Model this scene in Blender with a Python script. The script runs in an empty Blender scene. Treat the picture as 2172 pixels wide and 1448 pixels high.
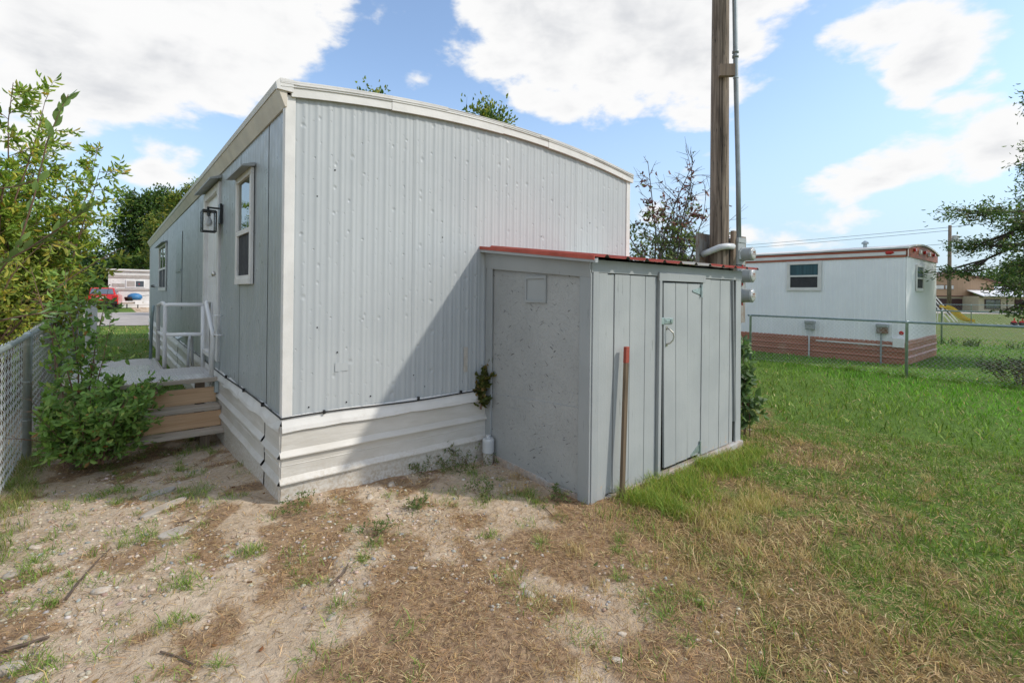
import bpy, bmesh, math, random
import numpy as np
from mathutils import Vector, Matrix

# ------------------------------------------------------------------ camera, world, sun, exposure
SC = bpy.context.scene
COL = SC.collection
FOC, YAW, HY, ROLL = 1029.0, 0.692, 622.0, 0.0114
CAM = Vector((-0.889, -3.427, 1.45))
Fw = Vector((math.sin(YAW), math.cos(YAW), 0)); Rt = Vector((math.cos(YAW), -math.sin(YAW), 0)); Up = Vector((0, 0, 1))
Ic = Rt*math.cos(ROLL) + Up*math.sin(ROLL); Kc = Up*math.cos(ROLL) - Rt*math.sin(ROLL)
cam_d = bpy.data.cameras.new('camera'); cam = bpy.data.objects.new('camera', cam_d); COL.objects.link(cam)
M = Matrix.Identity(4)
for i in range(3):
    M[i][0], M[i][1], M[i][2], M[i][3] = Ic[i], Kc[i], -Fw[i], CAM[i]
cam.matrix_world = M
cam_d.sensor_width = 36; cam_d.lens = FOC/2172*36; cam_d.shift_y = -(724-HY)/2172
cam_d.clip_start = 0.05; cam_d.clip_end = 2000
SC.camera = cam
SC.view_settings.view_transform = 'Standard'; SC.view_settings.look = 'None'
SC.view_settings.exposure = 0.72; SC.view_settings.gamma = 1
SC.render.resolution_x, SC.render.resolution_y = 1024, 682
SC.cycles.max_bounces = 6; SC.cycles.transparent_max_bounces = 8
SUN = Vector((0.95, -1.0, 1.19)).normalized()
sl = bpy.data.lights.new('sun', 'SUN'); sl.energy = 1.7; sl.angle = math.radians(2.0); sl.color = (1.0, 0.94, 0.84)
so = bpy.data.objects.new('sun', sl); COL.objects.link(so); so.location = (10, -10, 20)
so.rotation_euler = SUN.to_track_quat('Z', 'Y').to_euler()

def ray(x, y):
    return Fw + Ic*((x-1086)/FOC) - Kc*((y-HY)/FOC)
def at(x, y, depth):
    return CAM + ray(x, y)*depth

class NT:
    """small helper for node trees"""
    def __init__(s, tree): s.t = tree; s.n = tree.nodes; s.l = tree.links
    def add(s, typ, **kw):
        n = s.n.new(typ)
        for k, v in kw.items(): setattr(n, k, v)
        return n
    def set(s, sock, v):
        if isinstance(v, bpy.types.NodeSocket): s.l.new(v, sock)
        elif v is not None: sock.default_value = v
    def math(s, op, a, b=None, c=None, clamp=False):
        n = s.add('ShaderNodeMath', operation=op, use_clamp=clamp)
        s.set(n.inputs[0], a)
        if b is not None: s.set(n.inputs[1], b)
        if c is not None: s.set(n.inputs[2], c)
        return n.outputs[0]
    def vec(s, op, a, b=None):
        n = s.add('ShaderNodeVectorMath', operation=op); s.set(n.inputs[0], a)
        if b is not None: s.set(n.inputs[1], b)
        return n.outputs['Value'] if op in ('DOT_PRODUCT', 'LENGTH') else n.outputs[0]
    def noise(s, v, scale, detail=4, rough=.55, dist=0.0):
        n = s.add('ShaderNodeTexNoise'); s.set(n.inputs['Vector'], v); s.set(n.inputs['Scale'], scale)
        n.inputs['Detail'].default_value = detail; n.inputs['Roughness'].default_value = rough; n.inputs['Distortion'].default_value = dist
        return n.outputs['Fac']
    def ramp(s, f, a, b, v0=0.0, v1=1.0, smooth=True):
        n = s.add('ShaderNodeMapRange', interpolation_type='SMOOTHSTEP' if smooth else 'LINEAR'); s.set(n.inputs['Value'], f)
        for k, v in (('From Min', a), ('From Max', b), ('To Min', v0), ('To Max', v1)): s.set(n.inputs[k], v)
        return n.outputs[0]
    def mix(s, f, a, b, mode='MIX'):
        n = s.add('ShaderNodeMix', data_type='RGBA', blend_type=mode)
        s.set(n.inputs[0], f)
        for k, v in ((6, a), (7, b)):
            if isinstance(v, (tuple, list)): v = (v[0], v[1], v[2], 1)
            s.set(n.inputs[k], v)
        return n.outputs[2]
    def scale(s, v, sc):
        n = s.add('ShaderNodeMapping'); s.set(n.inputs[0], v); n.inputs['Scale'].default_value = sc
        return n.outputs[0]

world = bpy.data.worlds.new('World'); SC.world = world; world.use_nodes = True
def build_sky():
    w = NT(world.node_tree); w.n.clear()
    out = w.add('ShaderNodeOutputWorld'); bg = w.add('ShaderNodeBackground')
    sky = w.add('ShaderNodeTexSky', sky_type='NISHITA', sun_disc=False)
    sky.sun_elevation = math.asin(SUN.z); sky.sun_rotation = math.atan2(SUN.x, SUN.y)
    sky.air_density = 1.0; sky.dust_density = 0.6; sky.ozone_density = 0.7
    tc = w.add('ShaderNodeTexCoord'); d = tc.outputs['Generated']
    # cloud layer seen as a flat sheet overhead: p = (x/z, y/z, 1)
    sep = w.add('ShaderNodeSeparateXYZ'); w.l.new(d, sep.inputs[0])
    wob = w.add('ShaderNodeTexNoise'); w.l.new(w.scale(d, (1, 1, 2.0)), wob.inputs['Vector']); wob.inputs['Scale'].default_value = 5; wob.inputs['Detail'].default_value = 5
    dw = w.vec('ADD', d, w.vec('MULTIPLY', w.vec('SUBTRACT', wob.outputs['Color'], (.5, .5, .5)), (.16, .16, .10)))
    sp = w.add('ShaderNodeSeparateXYZ'); w.l.new(dw, sp.inputs[0])
    z = w.math('MAXIMUM', sp.outputs[2], 0.02)
    cb = w.add('ShaderNodeCombineXYZ'); w.set(cb.inputs[0], w.math('DIVIDE', sp.outputs[0], z)); w.set(cb.inputs[1], w.math('DIVIDE', sp.outputs[1], z)); cb.inputs[2].default_value = 1
    p = cb.outputs[0]
    # clouds of the layer: centre, one end, one side (taken as directions, placed in the layer)
    clouds = [((300, 70), (760, 150), (260, 320), 2.2), ((30, 215), (330, 300), (20, 345), 1.6), ((335, 342), (470, 368), (335, 400), 1.2),
              ((1330, 40), (1850, 60), (1320, 265), 2.2), ((1180, 200), (1320, 235), (1180, 310), 1.2), ((1480, 160), (1640, 150), (1480, 295), 1.2),
              ((1950, 130), (2190, 50), (1990, 245), 1.7), ((2080, 218), (2230, 190), (2085, 270), 1.0), ((1880, 375), (2230, 280), (1890, 440), 1.7),
              ((1990, 350), (2220, 300), (2000, 425), 1.2), ((1820, 455), (2040, 440), (1820, 500), 1.1), ((1720, 500), (1960, 490), (1720, 530), .9),
              ((2110, 335), (2330, 270), (2115, 410), 1.5), ((820, 120), (900, 170), (850, 70), .45), ((1440, 470), (1560, 465), (1440, 520), .6), ((640, 40), (780, 90), (660, 10), .35)]
    fld = None
    def lay(q):
        r = ray(*q); return Vector((r.x/r.z, r.y/r.z))
    for c0, c1, c2, wt in clouds:
        o_, a_, b_ = lay(c0), lay(c1), lay(c2)
        m = Matrix(((a_.x-o_.x, b_.x-o_.x), (a_.y-o_.y, b_.y-o_.y))).inverted()
        k = -(m @ o_)
        u = w.vec('DOT_PRODUCT', p, (m[0][0], m[0][1], k[0])); v = w.vec('DOT_PRODUCT', p, (m[1][0], m[1][1], k[1]))
        r2 = w.math('MULTIPLY_ADD', v, v, w.math('MULTIPLY', u, u))
        g = w.math('MULTIPLY', w.math('SUBTRACT', .78, r2), wt)
        fld = g if fld is None else w.math('MAXIMUM', fld, g)
    fld = w.math('MAXIMUM', fld, -1.2)
    # elsewhere unseen broken cloud goes on, its cover raised for more fill light
    ahead = w.vec('DOT_PRODUCT', d, tuple(Fw))
    elsewhere = w.ramp(ahead, .25, .62, 1, 0)
    gen = w.math('MULTIPLY_ADD', w.noise(w.scale(d, (1, 1, 2)), 2.6, 5), 7.0, -3.0)
    gen = w.math('ADD', w.math('MULTIPLY', gen, elsewhere), w.math('MULTIPLY', w.math('SUBTRACT', 1.0, elsewhere), -1.2))
    fld = w.math('MAXIMUM', fld, gen)
    n1 = w.noise(w.scale(d, (1, 1, 2.0)), 8.0, 8, .56, .1)
    f = w.math('ADD', fld, w.math('MULTIPLY_ADD', n1, 3.4, -2.0))
    dens = w.math('MULTIPLY', w.ramp(f, -.05, .55), w.ramp(sep.outputs[2], 0.0, .10))
    n2 = w.noise(w.scale(d, (1, 1, 2.0)), 4.2, 5, .55, .3)
    body = w.math('MULTIPLY', w.ramp(f, .6, 1.9), w.ramp(n2, .36, .58))
    cc = w.mix(body, (3.95, 3.95, 3.95), (2.85, 2.92, 3.05))
    # thin veil towards the horizon
    veil = w.ramp(sep.outputs[2], .42, .0, 0.0, .85)
    skyc = w.mix(veil, sky.outputs[0], (1.95, 2.6, 3.3))
    colr = w.mix(dens, skyc, cc)
    w.l.new(colr, bg.inputs[0]); bg.inputs[1].default_value = 0.15
    w.l.new(bg.outputs[0], out.inputs[0])
build_sky()

# ------------------------------------------------------------------ numpy noise and ground shape
rs = np.random.RandomState(7)
_lat = rs.rand(256, 256)
def vnoise(x, y):
    xi = np.floor(x).astype(int); yi = np.floor(y).astype(int); fx = x-xi; fy = y-yi
    fx = fx*fx*(3-2*fx); fy = fy*fy*(3-2*fy)
    g = lambda a, b: _lat[a & 255, b & 255]
    return (g(xi, yi)*(1-fx)+g(xi+1, yi)*fx)*(1-fy)+(g(xi, yi+1)*(1-fx)+g(xi+1, yi+1)*fx)*fy
def fbm(x, y, s, o=4, off=0.0):
    t = 0; a = .5; x = np.asarray(x, float)*s+off; y = np.asarray(y, float)*s+off*1.7
    for i in range(o):
        t = t+a*vnoise(x, y); a *= .5; x = x*2.03+17.3; y = y*2.03+9.1
    return t/(1-.5**o)
def sstep(a, b, x):
    t = np.clip((x-a)/(b-a), 0, 1); return t*t*(3-2*t)
def gh(x, y):
    x = np.asarray(x, float); y = np.asarray(y, float)
    near = np.exp(-((x-1)**2+(y+1)**2)/60.0)
    h = .055*np.exp(-(x**2+(y-.2)**2)/.8)-.095*np.exp(-((x+.6)**2/.9+(y-2.3)**2/1.1))
    h = h+near*((fbm(x, y, .9, 3, 3.1)-.5)*.06+(fbm(x, y, 5.0, 4, 8.3)-.5)*.035)
    return h
def lawn_s(x, y):
    return ((x-1.72)*1.2-(y+1.35))/1.562
def zones(x, y):
    n = fbm(x, y, 1.1, 4, 5.5)-.5; n2 = fbm(x, y, 3.3, 3, 1.5)-.5; n3 = fbm(x, y, .55, 3, 12.5)-.5
    s = lawn_s(x, y)+n*1.1+n2*.5
    turf = sstep(-.25, .75, s)
    back = sstep(3.9, 5.6, y+n*1.5)*sstep(.6, .2, x)
    left = sstep(-1.5, -1.9, x+n*.3)*.75
    turf = np.maximum(np.maximum(turf, back), left)
    dry = 1-sstep(.1, 3.4, lawn_s(x, y)+n*3.6+n2*3.0)
    dry = np.where(back > .5, .25+n*.6, dry)
    far_dry = sstep(18.6, 20.5, x+n*2.0)*.42
    dry = np.clip(np.maximum(dry, far_dry), 0, 1)
    n4 = fbm(x, y, 6.0, 4, 9.7)-.5
    ahead = (x-CAM.x)*Fw.x+(y-CAM.y)*Fw.y; across = (x-CAM.x)*Rt.x+(y-CAM.y)*Rt.y
    yard = sstep(3.15, 2.45, ahead+n*1.6+n2*.9)*sstep(-1.45, -.85, across+n*1.2+n2*.6)
    litter = yard*(.35+.65*sstep(-.16, .04, n2*.9+n4*.8+.03))*(1-turf*.6)
    litter = np.maximum(litter, sstep(.04, .14, n*.6+n2*.8+n4*.9)*.7)
    litter = np.maximum(litter, sstep(-.9, -.1, lawn_s(x, y)+n2*1.4+n4*1.0)*.95*(1-turf*.6))
    return turf, dry, np.clip(litter, 0, 1)

# ------------------------------------------------------------------ mesh helpers
class MB:
    def __init__(s): s.v = []; s.f = []; s.m = []; s.cur = 0
    def face(s, *idx): s.f.append(idx); s.m.append(s.cur)
    def quad(s, a, b, c, d):
        n = len(s.v); s.v += [tuple(a), tuple(b), tuple(c), tuple(d)]; s.face(n, n+1, n+2, n+3)
    def box(s, x0, x1, y0, y1, z0, z1):
        n = len(s.v)
        s.v += [(x0, y0, z0), (x1, y0, z0), (x1, y1, z0), (x0, y1, z0), (x0, y0, z1), (x1, y0, z1), (x1, y1, z1), (x0, y1, z1)]
        for q in ((0, 3, 2, 1), (4, 5, 6, 7), (0, 1, 5, 4), (1, 2, 6, 5), (2, 3, 7, 6), (3, 0, 4, 7)): s.face(*[n+i for i in q])
        return s
    def hexa(s, p):          # 8 points ordered like box
        n = len(s.v); s.v += [tuple(q) for q in p]
        for q in ((0, 3, 2, 1), (4, 5, 6, 7), (0, 1, 5, 4), (1, 2, 6, 5), (2, 3, 7, 6), (3, 0, 4, 7)): s.face(*[n+i for i in q])
        return s
    def tube(s, pts, r, n=8, cap=True):
        pts = [Vector(p) for p in pts]; rr = r if isinstance(r, (list, tuple)) else [r]*len(pts)
        b = len(s.v); prev = None
        for i, p in enumerate(pts):
            t = (pts[min(i+1, len(pts)-1)]-pts[max(i-1, 0)])
            t = t.normalized() if t.length > 1e-9 else Vector((0, 0, 1))
            if prev is None: a = t.orthogonal().normalized()
            else:
                a = prev-t*prev.dot(t); a = a.normalized() if a.length > 1e-6 else t.orthogonal().normalized()
            prev = a; c = t.cross(a)
            for k in range(n):
                an = 2*math.pi*k/n; s.v.append(tuple(p+(a*math.cos(an)+c*math.sin(an))*rr[i]))
        for i in range(len(pts)-1):
            for k in range(n):
                k2 = (k+1) % n; s.face(b+i*n+k, b+i*n+k2, b+(i+1)*n+k2, b+(i+1)*n+k)
        if cap:
            s.face(*[b+k for k in range(n-1, -1, -1)]); e = b+(len(pts)-1)*n; s.face(*[e+k for k in range(n)])
        return s
    def lathe(s, base, axis, prof, n=16):   # prof: (distance along axis, radius)
        base = Vector(base); ax = Vector(axis).normalized()
        a = ax.orthogonal().normalized(); c = ax.cross(a); b = len(s.v)
        for h, r in prof:
            for k in range(n):
                an = 2*math.pi*k/n; s.v.append(tuple(base+ax*h+(a*math.cos(an)+c*math.sin(an))*r))
        for i in range(len(prof)-1):
            for k in range(n):
                k2 = (k+1) % n; s.face(b+i*n+k, b+i*n+k2, b+(i+1)*n+k2, b+(i+1)*n+k)
        s.face(*[b+k for k in range(n-1, -1, -1)]); e = b+(len(prof)-1)*n; s.face(*[e+k for k in range(n)])
        return s
    def extrude(s, poly, d):      # closed polygon of points, swept by vector d
        n = len(s.v); k = len(poly); d = Vector(d)
        s.v += [tuple(p) for p in poly]+[tuple(Vector(p)+d) for p in poly]
        s.face(*range(n+k-1, n-1, -1)); s.face(*range(n+k, n+2*k))
        for i in range(k):
            j = (i+1) % k; s.face(n+i, n+j, n+k+j, n+k+i)
        return s
    def sheet(s, rows):           # rows of points -> grid of quads
        n = len(s.v); c = len(rows[0])
        for r in rows: s.v += [tuple(p) for p in r]
        for i in range(len(rows)-1):
            for j in range(c-1): s.face(n+i*c+j, n+i*c+j+1, n+(i+1)*c+j+1, n+(i+1)*c+j)
        return s
    def mesh(s, name, mats, off=(0, 0, 0), smooth=False):
        me = bpy.data.meshes.new(name)
        me.from_pydata([(a-off[0], b-off[1], c-off[2]) for a, b, c in s.v], [], s.f)
        mats = mats if isinstance(mats, (list, tuple)) else [mats]
        for m in mats: me.materials.append(MAT[m])
        if len(mats) > 1: me.polygons.foreach_set('material_index', s.m)
        if smooth or getattr(s, 'sm', False): me.polygons.foreach_set('use_smooth', [True]*len(s.f))
        bm = bmesh.new(); bm.from_mesh(me); bmesh.ops.recalc_face_normals(bm, faces=bm.faces); bm.to_mesh(me); bm.free()
        me.update(); return me
    def build(s, name, mats, parent=None, smooth=False, bevel=0, label=None, kind=None):
        off = root_loc(parent)
        me = s.mesh(name, mats, off, smooth)
        o = bpy.data.objects.new(name, me); COL.objects.link(o)
        if parent: o.parent = parent
        if bevel:
            b = o.modifiers.new('bevel', 'BEVEL'); b.width = bevel; b.segments = 2; b.limit_method = 'ANGLE'
        if label: o['label'] = label
        if kind: o['kind'] = kind
        return o
def root_loc(p):
    while p is not None and p.parent: p = p.parent
    return tuple(p.location) if p is not None else (0, 0, 0)
def thing(name, label, cat, loc=(0, 0, 0), group=None):
    o = bpy.data.objects.new(name, None); COL.objects.link(o); o.location = loc; o.empty_display_size = .1
    return tag(o, label, cat, group)
def tag(o, label, cat, group=None):
    o['label'] = label; o['category'] = cat
    if group: o['group'] = group
    return o
def struct(o): o['kind'] = 'structure'; return o
def copy_piece(o, loc, parent):
    c = o.copy(); COL.objects.link(c); c.parent = parent; c.location = loc; return c
def np_mesh(name, V, loops, starts, totals, mat, col=None, smooth=False):
    me = bpy.data.meshes.new(name)
    me.vertices.add(len(V)); me.vertices.foreach_set('co', np.ascontiguousarray(V, np.float32).ravel())
    me.loops.add(len(loops)); me.loops.foreach_set('vertex_index', loops.astype(np.int32))
    me.polygons.add(len(starts)); me.polygons.foreach_set('loop_start', starts.astype(np.int32)); me.polygons.foreach_set('loop_total', totals.astype(np.int32))
    if smooth: me.polygons.foreach_set('use_smooth', np.ones(len(starts), bool))
    me.update(calc_edges=True)
    if col is not None:
        a = me.color_attributes.new('Col', 'FLOAT_COLOR', 'POINT')
        a.data.foreach_set('color', np.concatenate([col, np.ones((len(col), 1))], 1).astype(np.float32).ravel())
    me.materials.append(MAT[mat]); me.validate()
    return me
def np_obj(name, me, parent=None, kind=None):
    o = bpy.data.objects.new(name, me); COL.objects.link(o)
    if parent: o.parent = parent; l = parent.location; o.location = (-l[0], -l[1], -l[2])
    if kind: o['kind'] = kind
    return o

# ------------------------------------------------------------------ materials
MAT = {}
def new_mat(name):
    m = bpy.data.materials.new(name); m.use_nodes = True; t = NT(m.node_tree); t.n.clear()
    out = t.add('ShaderNodeOutputMaterial'); b = t.add('ShaderNodeBsdfPrincipled'); t.l.new(b.outputs[0], out.inputs[0])
    MAT[name] = m
    tc = t.add('ShaderNodeTexCoord')
    return m, t, b, tc.outputs['Object']
def bump(t, b, h, strength=.3, dist=.01):
    n = t.add('ShaderNodeBump'); n.inputs['Strength'].default_value = strength; n.inputs['Distance'].default_value = dist
    t.set(n.inputs['Height'], h); t.l.new(n.outputs[0], b.inputs['Normal']); return n
def pmat(name, c, c2=None, rough=.6, sc=6, det=5, metal=0, stretch=None, bs=0.0, bsc=40, dirt=None, dsc=2.0, dlo=.55, dhi=.75, spec=None):
    m, t, b, co = new_mat(name)
    v = t.scale(co, stretch) if stretch else co
    c2 = c2 or tuple(x*.82 for x in c)
    n = t.noise(v, sc, det)
    col = t.mix(t.ramp(n, .33, .67), c2, c)
    if dirt: col = t.mix(t.math('MULTIPLY', t.ramp(t.noise(co, dsc, 6, .65), dlo, dhi), .85), col, dirt)
    t.l.new(col, b.inputs['Base Color']); b.inputs['Metallic'].default_value = metal
    t.set(b.inputs['Roughness'], t.ramp(t.noise(co, 9, 3), .3, .7, max(rough-.08, .03), min(rough+.1, 1)))
    if spec is not None: b.inputs['Specular IOR Level'].default_value = spec
    if bs: bump(t, b, t.noise(v, bsc, 5, .6), bs, .01)
    return m
# painted metal with hail dents and weathering (one paint; side wall coloured darker for its shade)
def siding(name, c, c2, dents, rough=.42):
    m, t, b, co = new_mat(name)
    n = t.noise(co, 1.3, 5, .6); st = t.noise(t.scale(co, (14, 14, .7)), 1.0, 4, .6)
    col = t.mix(t.ramp(n, .3, .7), c2, c)
    col = t.mix(t.math('MULTIPLY', t.ramp(st, .5, .8), .28), col, tuple(min(1, x*1.16) for x in c))
    chip = t.ramp(t.noise(co, 60, 3, .5), .74, .76)
    col = t.mix(t.math('MULTIPLY', chip, t.ramp(t.noise(co, 1.1, 3), .5, .62)), col, (.22, .23, .23))
    t.l.new(col, b.inputs['Base Color'])
    t.set(b.inputs['Roughness'], t.ramp(t.noise(co, 7, 4), .3, .7, rough-.07, rough+.12))
    sx = t.add('ShaderNodeSeparateXYZ'); t.l.new(co, sx.inputs[0])
    cbn = t.add('ShaderNodeCombineXYZ'); t.set(cbn.inputs[0], t.math('ADD', sx.outputs[0], sx.outputs[1])); t.l.new(sx.outputs[2], cbn.inputs[1]); uv = cbn.outputs[0]
    def dents_of(scale, sc, lo, rmax):
        vo = t.add('ShaderNodeTexVoronoi', feature='F1', voronoi_dimensions='2D'); t.set(vo.inputs['Vector'], t.scale(uv, sc)); vo.inputs['Scale'].default_value = scale
        sp = t.add('ShaderNodeSeparateColor'); t.l.new(vo.outputs['Color'], sp.inputs[0])
        return t.ramp(t.math('DIVIDE', vo.outputs['Distance'], t.ramp(sp.outputs[0], lo, 1.0, .02, rmax, False)), 0.0, 1.0)
    dent = dents_of(9.0, (1, .8, 1), .45, .20); dent2 = dents_of(16.0, (1.1, .8, 1), .60, .26)
    h = t.math('ADD', dent, t.math('MULTIPLY', dent2, .45))
    wav = t.noise(t.scale(co, (1, 1, .35)), 6, 3)
    h = t.math('ADD', t.math('MULTIPLY', h, dents), t.math('MULTIPLY', wav, .9))
    h = t.math('ADD', h, t.math('MULTIPLY', t.noise(co, 90, 3), .05))
    bump(t, b, h, .8, .0048)
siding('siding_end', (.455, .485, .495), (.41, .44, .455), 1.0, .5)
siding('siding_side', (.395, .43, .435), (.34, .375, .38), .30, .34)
siding('siding_white', (.86, .88, .90), (.80, .82, .845), .3, .4)
pmat('white_paint', (.74, .73, .70), (.66, .65, .62), .5, 5, bs=.15, bsc=30, dirt=(.48, .45, .40), dsc=5, dlo=.62, dhi=.8)
pmat('white_clean', (.82, .82, .81), (.76, .76, .75), .4, 3)
pmat('eave_cream', (.66, .60, .50), (.56, .51, .43), .5, 4, bs=.1)
pmat('roof_white', (.70, .69, .67), (.58, .57, .55), .55, 3, bs=.2, bsc=14)
def skirt_mat():
    m, t, b, co = new_mat('skirt_metal')
    sp = t.add('ShaderNodeSeparateXYZ'); t.l.new(co, sp.inputs[0])
    n = t.noise(t.scale(co, (1, 1, 4)), 3, 5, .6); splash = t.noise(co, 45, 5, .7)
    col = t.mix(t.ramp(n, .3, .7), (.56, .535, .48), (.635, .615, .57))
    low = t.ramp(t.math('ADD', sp.outputs[2], t.math('MULTIPLY_ADD', t.noise(co, 6, 4), .22, -.11)), .30, .02)
    col = t.mix(t.math('MULTIPLY', low, t.ramp(splash, .42, .62)), col, (.44, .37, .28))
    t.l.new(col, b.inputs['Base Color']); b.inputs['Roughness'].default_value = .5
    bump(t, b, t.noise(t.scale(co, (.7, .7, 3)), 5, 4), .35, .02)
skirt_mat()
pmat('skirt_brown', (.40, .165, .105), (.33, .13, .08), .5, 2, stretch=(1, .5, 3), dirt=(.42, .26, .19), dsc=2)
def band_mat():
    m, t, b, co = new_mat('brown_band')
    st = t.noise(t.scale(co, (1, 1, 18)), 2.0, 5, .6); blot = t.noise(t.scale(co, (1, 1, 3)), 9, 5, .65)
    col = t.mix(t.ramp(st, .35, .65), (.30, .07, .035), (.40, .13, .07))
    col = t.mix(t.math('MULTIPLY', t.ramp(blot, .58, .75), .6), col, (.50, .30, .22))
    t.l.new(col, b.inputs['Base Color']); b.inputs['Roughness'].default_value = .5
band_mat()
def shed_paint(name, c, c2, worn=.0):
    m, t, b, co = new_mat(name)
    g = t.noise(t.scale(co, (30, 30, 1.2)), 1.0, 5, .6)
    col = t.mix(t.ramp(t.noise(co, 2.2, 5), .3, .7), c2, c)
    col = t.mix(t.math('MULTIPLY', t.ramp(g, .6, .8), .3), col, tuple(x*1.2 for x in c))
    sp = t.add('ShaderNodeSeparateXYZ'); t.l.new(co, sp.inputs[0])
    crack = t.ramp(t.noise(t.scale(co, (60, 60, 4)), 1.0, 4, .6), .66, .70)
    place = t.ramp(t.noise(co, 2.0, 3), .45, .62)
    col = t.mix(t.math('MULTIPLY', crack, t.math('MULTIPLY', place, .8)), col, (.13, .14, .14))
    chip = t.math('MULTIPLY', t.ramp(t.noise(co, 22, 5, .7), .60, .66), t.ramp(t.math('ADD', sp.outputs[2], t.math('MULTIPLY', t.noise(co, 5, 3), .25)), .38, .16))
    col = t.mix(chip, col, (.48, .40, .32))
    t.l.new(col, b.inputs['Base Color']); b.inputs['Roughness'].default_value = .55
    bump(t, b, t.math('ADD', g, t.math('MULTIPLY', t.noise(co, 70, 4), .6)), .35, .004)
shed_paint('shed_front', (.40, .425, .425), (.345, .37, .375))
shed_paint('shed_trim', (.37, .395, .40), (.32, .345, .35))
shed_paint('shed_dark', (.20, .215, .22), (.16, .175, .18))
def osb():
    m, t, b, co = new_mat('strand_board')
    hs = None
    colv = None
    for k, (an, sc) in enumerate(((.45, 1.0), (-.75, 1.25), (1.25, .9), (-.15, 1.5), (2.2, 1.1))):
        mp = t.add('ShaderNodeMapping'); t.l.new(co, mp.inputs[0]); mp.inputs['Rotation'].default_value = (an, 0, 0); mp.inputs['Location'].default_value = (k*3.1, k*1.7, k*.9)
        vo = t.add('ShaderNodeTexVoronoi', feature='F1'); t.set(vo.inputs['Vector'], t.scale(mp.outputs[0], (0, 12*sc, 46*sc))); vo.inputs['Scale'].default_value = 1
        sp = t.add('ShaderNodeSeparateColor'); t.l.new(vo.outputs['Color'], sp.inputs[0])
        e = t.math('MULTIPLY', sp.outputs[1], t.ramp(sp.outputs[0], .60, .62))
        hs = e if hs is None else t.math('MAXIMUM', hs, e)
    mp2 = t.add('ShaderNodeMapping'); t.l.new(co, mp2.inputs[0]); mp2.inputs['Rotation'].default_value = (.5, 0, 0)
    mp3 = t.add('ShaderNodeMapping'); t.l.new(co, mp3.inputs[0]); mp3.inputs['Rotation'].default_value = (-.6, 0, 0)
    gap = t.ramp(t.math('MAXIMUM', t.noise(t.scale(mp2.outputs[0], (1, 11, 70)), 1.0, 2, .5), t.noise(t.scale(mp3.outputs[0], (1, 11, 70)), 1.0, 2, .5)), .69, .73)
    col = t.mix(t.ramp(t.noise(co, 1.8, 5), .3, .7), (.33, .345, .345), (.395, .41, .405))
    col = t.mix(t.math('MULTIPLY', gap, .8), col, (.06, .06, .06))
    col = t.mix(t.math('MULTIPLY', t.ramp(t.noise(co, 45, 3), .70, .73), .6), col, (.5, .5, .48))
    t.l.new(col, b.inputs['Base Color']); b.inputs['Roughness'].default_value = .5
    h = t.math('ADD', hs, t.math('MULTIPLY', t.noise(co, 35, 4), .5))
    h = t.math('SUBTRACT', h, t.math('MULTIPLY', gap, .7))
    bump(t, b, h, 1.0, .0042)
osb()
pmat('red_roof', (.48, .085, .05), (.36, .06, .035), .45, 5, dirt=(.55, .30, .22), dsc=3)
pmat('faded_roof', (.56, .53, .46), (.46, .43, .37), .5, 5)
pmat('roof_under', (.10, .10, .10), (.07, .07, .07), .7, 5)
def wood(name, c, c2, axis, knots=True, rough=.7, crack=.0):
    m, t, b, co = new_mat(name)
    st = [22, 22, 22]; st[axis] = 1.3
    g = t.noise(t.scale(co, tuple(st)), 1.0, 6, .6, .6); st2 = [90, 90, 90]; st2[axis] = 3
    g2 = t.noise(t.scale(co, tuple(st2)), 1.0, 4, .6)
    col = t.mix(t.ramp(g, .35, .68), c2, c)
    col = t.mix(t.math('MULTIPLY', t.ramp(g2, .55, .75), .35), col, tuple(x*.6 for x in c2))
    if knots:
        sk = [9, 9, 9]; sk[axis] = 4.0
        vo = t.add('ShaderNodeTexVoronoi', feature='F1'); t.set(vo.inputs['Vector'], t.scale(co, tuple(sk))); vo.inputs['Scale'].default_value = .7
        col = t.mix(t.ramp(vo.outputs['Distance'], .07, .16, .75, 0), col, tuple(x*.35 for x in c2))
    if crack:
        sc_ = [16, 16, 16]; sc_[axis] = .5
        k = t.ramp(t.math('ABSOLUTE', t.math('SUBTRACT', t.noise(t.scale(co, tuple(sc_)), 1.0, 3, .5), .5)), .0, .014, crack, 0)
        col = t.mix(k, col, (.03, .025, .02))
    t.l.new(col, b.inputs['Base Color']); b.inputs['Roughness'].default_value = rough
    bump(t, b, t.math('ADD', g, t.math('MULTIPLY', g2, .5)), .5, .006)
wood('fresh_wood', (.66, .44, .26), (.52, .32, .175), 0)
wood('grey_wood', (.52, .45, .365), (.40, .34, .27), 0)
wood('post_wood', (.20, .15, .10), (.12, .09, .06), 2)
wood('pole_wood', (.285, .225, .17), (.115, .085, .06), 2, True, .85, .95)
wood('stake_wood', (.22, .155, .10), (.11, .08, .05), 2)
wood('block_wood', (.27, .20, .14), (.18, .13, .09), 2)
pmat('sill_wood', (.50, .41, .33), (.36, .31, .27), .7, 7, stretch=(1, 6, 6), bs=.3, dirt=(.45, .46, .46), dsc=6, dlo=.5, dhi=.6)
pmat('stake_red', (.33, .07, .045), (.30, .06, .035), .7, 14, bs=.3, dirt=(.24, .15, .10), dsc=12)
pmat('galvanised', (.46, .52, .52), (.36, .42, .42), .4, 12, metal=.55)
pmat('wire', (.60, .63, .63), (.50, .53, .53), .4, 20, metal=.3)
pmat('rail_steel', (.30, .38, .38), (.22, .29, .30), .42, 10, metal=.4)
pmat('meter_grey', (.36, .385, .385), (.31, .335, .335), .45, 5, dirt=(.30, .22, .15), dsc=6, dlo=.66, dhi=.8)
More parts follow.
